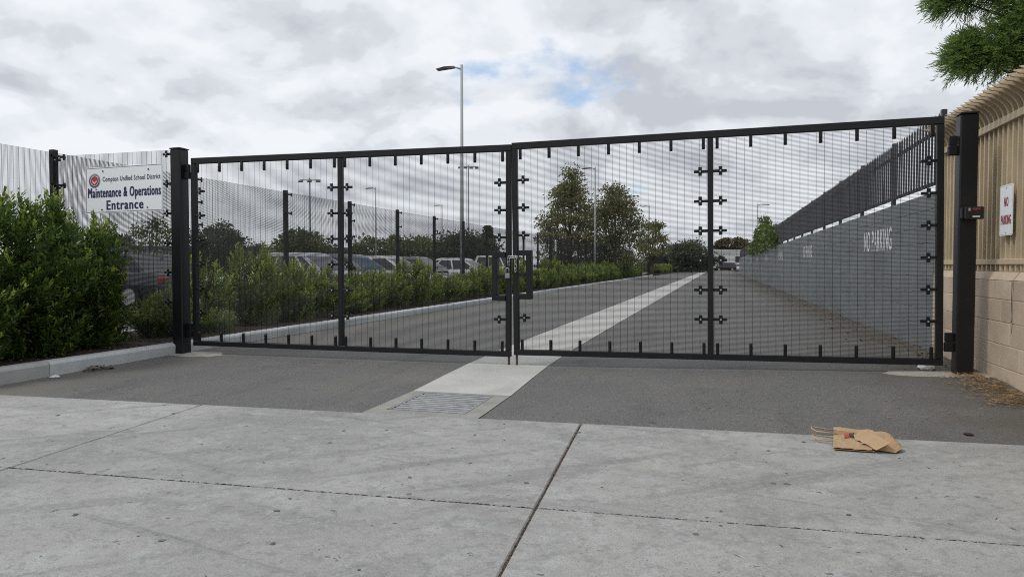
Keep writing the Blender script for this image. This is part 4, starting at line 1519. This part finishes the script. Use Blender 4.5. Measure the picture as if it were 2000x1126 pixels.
link('crown', foliage('crown', P, D, rng.uniform(0.04, 0.07, n), rng.uniform(0.006, 0.0095, n), tint, M['podo'], 4), fp)

# ------------------------------------------------------------------ parked cars


def loft(stations, half=True):
    """stations: list of rings (same length) of points; closed along the ring"""
    mb = MB()
    n = len(stations[0])
    pts = [p for s in stations for p in s]
    fs = [(i * n + k, i * n + (k + 1) % n, (i + 1) * n + (k + 1) % n, (i + 1) * n + k) for i in range(len(stations) - 1) for k in range(n)]
    fs += [tuple(reversed(range(n))), tuple((len(stations) - 1) * n + k for k in range(n))]
    return mb.poly(pts, fs)


def make_car(name, label, paint, loc, rz, suv=False, group=None):
    """nose towards local -X"""
    root = thing(name, label, 'car', loc, rz, group)
    L_, Wd = (4.6, 1.84)
    H_ = 1.68 if suv else 1.45
    belt = 1.02 if suv else 0.92
    hood = 0.98 if suv else 0.80
    st = []
    for x, zb, zt, w in ((-2.30, 0.38, 0.62, 0.62), (-2.22, 0.25, 0.72, 0.80), (-1.9, 0.20, hood - 0.05, 0.89), (-1.0, 0.18, hood + 0.06, 0.92), (-0.85, 0.18, belt, 0.92),
                         (0.4, 0.18, belt + 0.02, 0.92), (1.3, 0.18, belt + 0.03, 0.92), (1.9, 0.22, belt + (0.03 if suv else 0.06), 0.89), (2.2, 0.30, belt - 0.02, 0.82), (2.30, 0.40, belt - 0.18, 0.70)):
        zm = zb + (zt - zb) * 0.55
        st.append([(x, -w * 0.93, zb), (x, -w, zm), (x, -w * 0.95, zt - 0.05), (x, -w * 0.86, zt), (x, w * 0.86, zt), (x, w * 0.95, zt - 0.05), (x, w, zm), (x, w * 0.93, zb)])
    body = loft(st).build('body', M['car_' + paint], root, smooth=False)
    bv = body.modifiers.new('b', 'BEVEL')
    bv.width = 0.03
    bv.segments = 2
    # cabin
    xr0, xr1 = (-0.25, 2.0) if suv else (-0.1, 1.05)
    xb0, xb1 = (-1.0, 2.22) if suv else (-1.05, 1.85)
    zb = belt - 0.01

    def cab(off, z0, z1, sx0=0.0, sx1=0.0):
        def ringp(z):
            u = (z - zb) / (H_ - zb)
            a, b = xb0 + (xr0 - xb0) * u, xb1 + (xr1 - xb1) * u
            w = 0.80 - 0.19 * u + off
            return a - off, b + off, w, z
        return ringp(z0), ringp(z1)
    (a0, b0, w0, z0), (a1, b1, w1, z1) = cab(0, zb, H_ - 0.02)
    mb = MB()
    mb.poly([(a0, -w0, z0), (b0, -w0, z0), (b0, w0, z0), (a0, w0, z0), (a1, -w1, z1), (b1, -w1, z1), (b1, w1, z1), (a1, w1, z1),
             (a1 + 0.15, -w1 + 0.1, H_ + 0.01), (b1 - 0.15, -w1 + 0.1, H_ + 0.01), (b1 - 0.15, w1 - 0.1, H_ + 0.01), (a1 + 0.15, w1 - 0.1, H_ + 0.01)],
            [(0, 1, 5, 4), (1, 2, 6, 5), (2, 3, 7, 6), (3, 0, 4, 7), (4, 5, 9, 8), (5, 6, 10, 9), (6, 7, 11, 10), (7, 4, 8, 11), (8, 9, 10, 11)])
    mb.build('cabin', M['car_' + paint], root)
    (a0, b0, w0, z0), (a1, b1, w1, z1) = cab(0.006, zb + 0.05, H_ - 0.09)
    MB().poly([(a0, -w0 + 0.09, z0), (a0, w0 - 0.09, z0), (a1, w1 - 0.07, z1), (a1, -w1 + 0.07, z1)], [(0, 3, 2, 1)]).build('windscreen', M['glass'], root)
    MB().poly([(b0, -w0 + 0.09, z0), (b0, w0 - 0.09, z0), (b1, w1 - 0.07, z1), (b1, -w1 + 0.07, z1)], [(0, 1, 2, 3)]).build('rear_window', M['glass'], root)
    for s in (-1, 1):
        cuts = [0.05, 0.44, 0.80] if not suv else [0.05, 0.40, 0.70, 0.96]
        cuts = cuts + ([0.95] if not suv else [])
        for p, q in zip(cuts[:-1], cuts[1:]):
            x00, x01 = a0 + (b0 - a0) * p + 0.06, a0 + (b0 - a0) * q - 0.03
            x10, x11 = a1 + (b1 - a1) * p + 0.04, a1 + (b1 - a1) * q - 0.03
            fz = [(x00, s * w0, z0), (x01, s * w0, z0), (x11, s * w1, z1), (x10, s * w1, z1)]
            MB().poly(fz, [(0, 1, 2, 3) if s < 0 else (3, 2, 1, 0)]).build('side_window', M['glass'], root)
        MB().bbox(-0.80, -0.62, s * 0.93 - 0.10, s * 0.93 + 0.10, belt + 0.0, belt + 0.14, 0.03).build('mirror', M['car_' + paint], root)
        MB().bbox(-2.26, -2.0, s * 0.70 - 0.14, s * 0.70 + 0.12, 0.60, 0.73, 0.03).build('headlight', M['headlamp'], root)
        MB().bbox(2.14, 2.285, s * 0.68 - 0.16, s * 0.68 + 0.12, 0.68, 0.84, 0.03).build('tail_light', M['taillamp'], root)
        for xw in (-1.42, 1.36):
            wl_ = MB().tube([(xw, s * 0.72, 0.325), (xw, s * 0.925, 0.325)], 0.325, 20).build('wheel', M['tyre'], root)
            MB().tube([(xw, s * 0.90, 0.325), (xw, s * 0.932, 0.325)], 0.215, 14).build('rim', M['rim'], wl_)
    MB().bbox(-2.315, -2.20, -0.45, 0.45, 0.40, 0.56, 0.02).build('grille', M['plastic'], root)
    MB().bbox(2.22, 2.312, -0.26, 0.26, 0.55, 0.68, 0.01).build('number_plate', M['sign_white'], root)
    return root


RX = -11.6
make_car('parked_car', 'dark car seen through the panel below the entrance sign', 'charcoal', (-15.6, 15.4, 0), 0, False)
make_car('parked_car', 'silver car with chrome edged windows behind the left gate panel', 'silver', (RX + 0.1, 16.9, 0), 0, False)
make_car('parked_car', 'grey car just right of the left middle stile, behind the hedge', 'grey', (RX - 0.2, 19.7, 0), 0, False)
make_car('parked_car', 'white sedan with sloping rear window behind the hedge', 'white', (RX + 0.4, 23.0, 0), math.pi, False)
make_car('parked_car', 'grey sedan next to the white sedan behind the hedge', 'grey', (RX + 0.3, 25.8, 0), math.pi, False)
make_car('parked_car', 'white car showing through the latch guard', 'white', (RX + 0.2, 31.2, 0), math.pi, False)
make_car('parked_car', 'white sport utility car behind the hedge, right of the gate centre', 'white', (RX + 0.2, 39.5, 0), math.pi, True)
make_car('parked_car', 'blue car far across the lot, behind the left leaf', 'blue', (-26.0, 40.5, 0), 0.2, False)
make_car('parked_car', 'dark grey car far across the lot beside the blue one', 'grey', (-23.0, 44.0, 0), 0.2, True)
x, y = at(0.3165, 150)
make_car('parked_car', 'small white car at the far end of the drive', 'white', (x, y, 0), R(16), False)
x, y = at(0.298, 146)
make_car('parked_car', 'black car at the far end of the drive, left of the white one', 'black', (x, y, 0), R(20), True)

# ------------------------------------------------------------------ far buildings


def building(label, bx, depth, w, d, h, m, base=None, rz=R(16.2), nwin=4, roof=None):
    x, y = at(bx, depth)
    root = thing('building', label, 'building', (x, y, 0), rz)
    MB().box(-w / 2, w / 2, 0, d, -0.1, h).build('walls', m, root)
    MB().box(-w / 2 - 0.2, w / 2 + 0.2, -0.2, d + 0.2, h + 0.001, h + 0.3).build('roof', roof or m, root)
    if base:
        MB().box(-w / 2 - 0.01, w / 2 + 0.01, -0.03, -0.002, 0.0, h * 0.27).build('base_band', base, root)
    for k in range(nwin):
        xx = -w / 2 + w * (k + 0.5) / nwin
        f_ = MB().box(xx - 0.8, xx + 0.8, -0.06, -0.002, h * 0.42, h * 0.75).build('window', m, root)
        MB().box(xx - 0.7, xx + 0.7, -0.09, -0.0605, h * 0.44, h * 0.73).build('pane', M['win'], f_)
    return root


building('low white building with red base at the far end of the drive', 0.318, 152, 11.0, 8, 4.2, M['bldg_white'], M['bldg_red'], nwin=3)
building('long low tan building far across the parking lot', -0.36, 125, 34, 10, 4.0, M['bldg_tan'], None, nwin=8)
bc = building('blue roofed shade building behind the entrance sign panel', -0.530, 58, 5.5, 4, 2.4, M['bldg_white'], None, nwin=2, roof=M['bldg_blue'])

# ------------------------------------------------------------------ small things on the ground
# crumpled paper carrier bag
bg = thing('paper_bag', 'flattened brown paper bag with handles lying at the sidewalk edge', 'paper bag', (0.825, 4.97, -0.024), R(3))
bg.rotation_euler = (R(1.0), 0, R(2))
bg.scale = (0.70, 0.88, 0.9)


def bag_sheet(name, outline, zfun, nx, ny, m, parent, thick=0.0015):
    """outline = 4 corners (a,b,c,d); grid between with heights"""
    a, b, c, d = [Vector((*q, 0)) for q in outline]
    pts = []
    for j in range(ny + 1):
        for i in range(nx + 1):
            u, v_ = i / nx, j / ny
            p = a.lerp(b, u).lerp(d.lerp(c, u), v_)
            pts.append((p.x, p.y, zfun(u, v_)))
    n = len(pts)
    fs = [(j * (nx + 1) + i, j * (nx + 1) + i + 1, (j + 1) * (nx + 1) + i + 1, (j + 1) * (nx + 1) + i) for j in range(ny) for i in range(nx)]
    mb = MB().poly(pts, fs)
    o = mb.build(name, m, parent, smooth=False)
    s = o.modifiers.new('s', 'SOLIDIFY')
    s.thickness = thick
    return o


FP = lambda u, v: 0.016 + 0.016 * math.sin(v * 2.7) * (0.6 + 0.4 * u) + 0.0022 * math.sin(u * 19 + v * 8) + 0.0018 * math.sin(u * 7 - v * 23)
rs = random.Random(5)
bag_sheet('back_panel', ((-0.19, -0.205), (0.14, -0.215), (0.205, 0.27), (-0.085, 0.275)), lambda u, v: 0.006 + 0.030 * v * v * (1 - 0.3 * u), 6, 6, M['kraft_in'], bg)
bag_sheet('front_panel', ((-0.195, -0.20), (0.12, -0.21), (0.22, 0.17), (-0.10, 0.215)), FP, 9, 8, M['kraft'], bg)
bag_sheet('top_flap', ((-0.092, 0.245), (0.205, 0.232), (0.21, 0.272), (-0.086, 0.280)), lambda u, v: 0.030 + 0.020 * v - 0.004 * u + 0.004 * math.sin(u * 7), 6, 2, M['kraft'], bg)
# bunched bottom of the bag: a low cushion with long folds running to the right end
nu, nv = 16, 10
pts = []
for j in range(nv + 1):
    v_ = j / nv
    for i in range(nu + 1):
        u = i / nu
        xl = 0.06 + 0.05 * math.sin(v_ * 3.1) * -1 + 0.05 * (1 - v_)
        xr = 0.39 - 0.10 * (2 * v_ - 0.9) ** 2
        x_ = xl + (xr - xl) * u
        y_ = -0.235 + 0.09 * (1 - u) * (1 - v_) + (0.37 - 0.15 * u) * v_ + 0.03 * u
        dome = (math.sin(math.pi * min(1, max(0, v_))) ** 0.55) * (math.sin(math.pi * (0.10 + 0.86 * u)) ** 0.6)
        fold = 0.024 * math.sin(9.5 * (v_ + 0.35 * u) + 0.6) * dome + 0.012 * math.sin(23 * v_ - 6 * u) * dome + rs.uniform(-0.004, 0.004) * dome
        pts.append((x_, y_, 0.006 + max(0.0, 0.082 * dome + fold)))
fs = [(j * (nu + 1) + i, j * (nu + 1) + i + 1, (j + 1) * (nu + 1) + i + 1, (j + 1) * (nu + 1) + i) for j in range(nv) for i in range(nu)]
o = MB().poly(pts, fs).build('crumpled_base', M['kraft'], bg)
sm = o.modifiers.new('s', 'SOLIDIFY')
sm.thickness = 0.0015
bag_sheet('folded_gusset', ((0.06, -0.10), (0.15, -0.225), (0.27, -0.215), (0.13, 0.0)), lambda u, v: 0.030 + 0.055 * v + 0.010 * math.sin(u * 5), 5, 5, M['kraft'], bg)
for k, (yy, zz_, xo) in enumerate(((0.20, 0.035, -0.30), (0.045, 0.012, -0.315))):
    mb = MB()
    mb.tube([(-0.05, yy + 0.05, zz_ - 0.006), (xo + 0.04, yy + 0.058, zz_ + 0.012), (xo + 0.005, yy + 0.035, zz_ + 0.018), (xo, yy, zz_ + 0.016), (xo + 0.03, yy - 0.045, zz_ + 0.006), (-0.08, yy - 0.055, zz_ - 0.004)],
            0.0055, 6)
    mb.build('handle', M['twine'], bg, smooth=True)


def bag_print(name, body, m, w, h, cx, cy, rz):
    me = text_mesh(name, body, m, w, h, 0.04)
    o = link(name, me, bg, (cx, cy, 0.0365), (0, 0, rz))
    return o


bag_print('print', 'GRILL', M['print_black'], 0.165, 0.042, 0.035, 0.115, R(76))
for k in range(4):
    MB().poly([(-0.05 + k * 0.014, 0.03 + 0.004 * k, 0.0365), (-0.039 + k * 0.014, 0.028 + 0.004 * k, 0.0365), (-0.005 + k * 0.014, 0.165, 0.0365), (-0.016 + k * 0.014, 0.167, 0.0365)], [(0, 1, 2, 3)]).build('print', M['print_red'], bg)
for k in range(3):
    MB().poly([(0.062 + k * 0.013, 0.02 - 0.006 * k, 0.0375), (0.072 + k * 0.013, 0.016 - 0.006 * k, 0.0375), (0.088 + k * 0.012, 0.085, 0.0375), (0.078 + k * 0.012, 0.088, 0.0375)], [(0, 1, 2, 3)]).build('print', M['print_red'], bg)


def scatter(name, label, cat, n, fx, fy, L, W, m, fz=None):
    x_, y_ = fx, fy
    z = np.array([zg(a, b) for a, b in zip(x_, y_)]) + 0.008 + rng.random(n) * (fz if fz is not None else 0.006)
    P = np.stack([x_, y_, z], 1)
    D = rng.normal(size=(n, 3)) * np.array([1, 1, 0.12])
    me = foliage(name, P, D, rng.uniform(L[0], L[1], n), rng.uniform(W[0], W[1], n), rng.random(n), m, 4, np.tile(np.array([[0, 0, 1.0]]), (n, 1)))
    return tag(link(name, me), label, cat, kind='stuff')


n = 1500
tt = rng.random(n)
fx_ = 2.40 - np.abs(rng.normal(size=n)) * 0.16 - 0.10 * np.sin(tt * 9) ** 2
fy_ = 7.55 - 1.35 * tt
scatter('dry_needles', 'drift of dry brown needles at the foot of the tan wall', 'needles', n, np.clip(fx_, 1.75, 2.41), fy_, (0.03, 0.09), (0.003, 0.007), M['straw'], 0.022)
n = 420
scatter('dry_litter', 'scattered dry needles on the asphalt before the right leaf', 'needles', n, rng.uniform(-0.5, 2.35, n), 5.25 + 2.2 * rng.random(n), (0.02, 0.05), (0.003, 0.006), M['straw'])
n = 2200
fy_ = 7.8 + 45 * rng.random(n) ** 1.5
fx_ = 2.40 - np.abs(rng.normal(size=n)) * (0.16 + 0.012 * fy_)
scatter('wall_litter', 'brown leaf litter along the foot of the grey wall', 'leaf litter', n, fx_, fy_, (0.02, 0.06), (0.006, 0.025), M['dead_leaf'], 0.02)
n = 60
scatter('kerb_leaves', 'small heap of dry brown leaves against the planter kerb', 'leaves', n, -6.50 + rng.normal(size=n) * 0.06, 6.18 + rng.normal(size=n) * 0.09, (0.04, 0.10), (0.015, 0.035), M['dead_leaf'], 0.03)


def crumple(name, label, cat, loc, r0, m, seed, flat=0.5):
    r_ = random.Random(seed)
    bm = bmesh.new()
    bmesh.ops.create_icosphere(bm, subdivisions=2, radius=r0)
    for v_ in bm.verts:
        k_ = r_.uniform(0.7, 1.2)
        v_.co = Vector((v_.co.x * k_, v_.co.y * k_, max(-r0 * 0.28, v_.co.z * flat * r_.uniform(0.7, 1.2)) + r0 * 0.28))
    me = bpy.data.meshes.new(name)
    bm.to_mesh(me)
    bm.free()
    me.materials.append(m)
    return tag(link(name, me, None, loc), label, cat)


crumple('plastic_litter', 'crumpled white plastic litter behind the foot of the right leaf', 'litter', (1.98, 7.86, zg(1.98, 7.86) + 0.002), 0.075, M['litter'], 3, 0.7)
crumple('paper_scrap', 'flat white scrap lying against the kerb joint', 'litter', (-6.47, 5.62, zg(-6.47, 5.62) + 0.002), 0.045, M['litter'], 4, 0.35)
crumple('bark_piece', 'flat dark fragment on the asphalt near the right sidewalk corner', 'litter', (1.62, 5.42, zg(1.62, 5.42)), 0.035, M['mulch'], 6, 0.2)

nt_ = thing('fence_notice', 'small white notice on the long mesh fence before the tallest tree', 'sign', (FX + 0.085, 38.0, 2.2), R(90))
MB().bbox(-0.18, 0.18, -0.004, 0.0, -0.31, 0.31, 0.001).build('panel', M['sign_white'], nt_)
for k in range(4):
    MB().box(-0.13, 0.13, -0.0065, -0.0045, 0.17 - k * 0.13, 0.22 - k * 0.13).build('print_line', M['navy_thin'], nt_)


def walk_scatter(name, label, cat, n, u0, u1, v0, v1, L, W, m, lift=0.002, along=None):
    """bits lying on the sidewalk plane (local u along, v across)"""
    u = rng.uniform(u0, u1, n)
    v = rng.uniform(v0, v1, n)
    P = np.stack([u, v, np.full(n, lift) + rng.random(n) * 0.002], 1)
    D = rng.normal(size=(n, 3)) * np.array([1, 1, 0.05])
    if along is not None:
        D = D * 0.35 + np.array(along)
    me = foliage(name, P, D, rng.uniform(*L, n), rng.uniform(*W, n), rng.random(n), m, 4, np.tile(np.array([[0, 0, 1.0]]), (n, 1)), 0.05)
    o = link(name, me, None, swroot.location, swroot.rotation_euler)
    return tag(o, label, cat, kind='stuff')


walk_scatter('twigs', 'tiny dark twigs scattered over the sidewalk', 'twigs', 120, -5.5, 3.4, -2.9, -0.05, (0.015, 0.06), (0.002, 0.005), M['dirt'], 0.0018)
walk_scatter('joint_debris', 'dry debris packed along the cross joint of the sidewalk', 'debris', 900, -0.012, 0.012, -3.6, -0.02, (0.008, 0.03), (0.003, 0.009), M['dead_leaf'], -0.007, (0, 1.0, 0))
walk_scatter('joint_dirt', 'dark dirt crumbs along the long joint of the sidewalk', 'debris', 2200, -7.5, 5.0, -PD - 0.008, -PD + 0.008, (0.008, 0.035), (0.003, 0.008), M['dirt'], -0.004, (1.0, 0, 0))
n = 320
xx = rng.uniform(-6.3, 2.3, n)
scatter('edge_grit', 'pale grit along the asphalt edge at the sidewalk', 'grit', n, xx, 5.07 + 0.059 * (xx + 0.95) + np.abs(rng.normal(size=n)) * 0.03 + 0.005, (0.005, 0.014), (0.003, 0.009), M['collar'])

n = 70
u = rng.uniform(-5.8, 3.6, n)
v = rng.uniform(-3.0, -0.05, n)
mb = MB()
for k in range(n):
    r0 = 0.005 + 0.016 * random.random() ** 2
    mm = 9
    ex = random.uniform(0.6, 1.0)
    a0 = random.uniform(0, 3.1)
    pts = []
    for q in range(mm):
        t_ = 2 * math.pi * q / mm
        rr = r0 * random.uniform(0.75, 1.2)
        px_, py_ = rr * math.cos(t_), rr * ex * math.sin(t_)
        pts.append((u[k] + px_ * math.cos(a0) - py_ * math.sin(a0), v[k] + px_ * math.sin(a0) + py_ * math.cos(a0), 0.0016 + 0.000004 * k))
    mb.poly(pts, [tuple(range(mm))])
gs = mb.build('gum_spots', M['gum'], None, swroot.location, swroot.rotation_euler)
tag(gs, 'dark flattened gum spots on the sidewalk slabs', 'gum', kind='stuff')
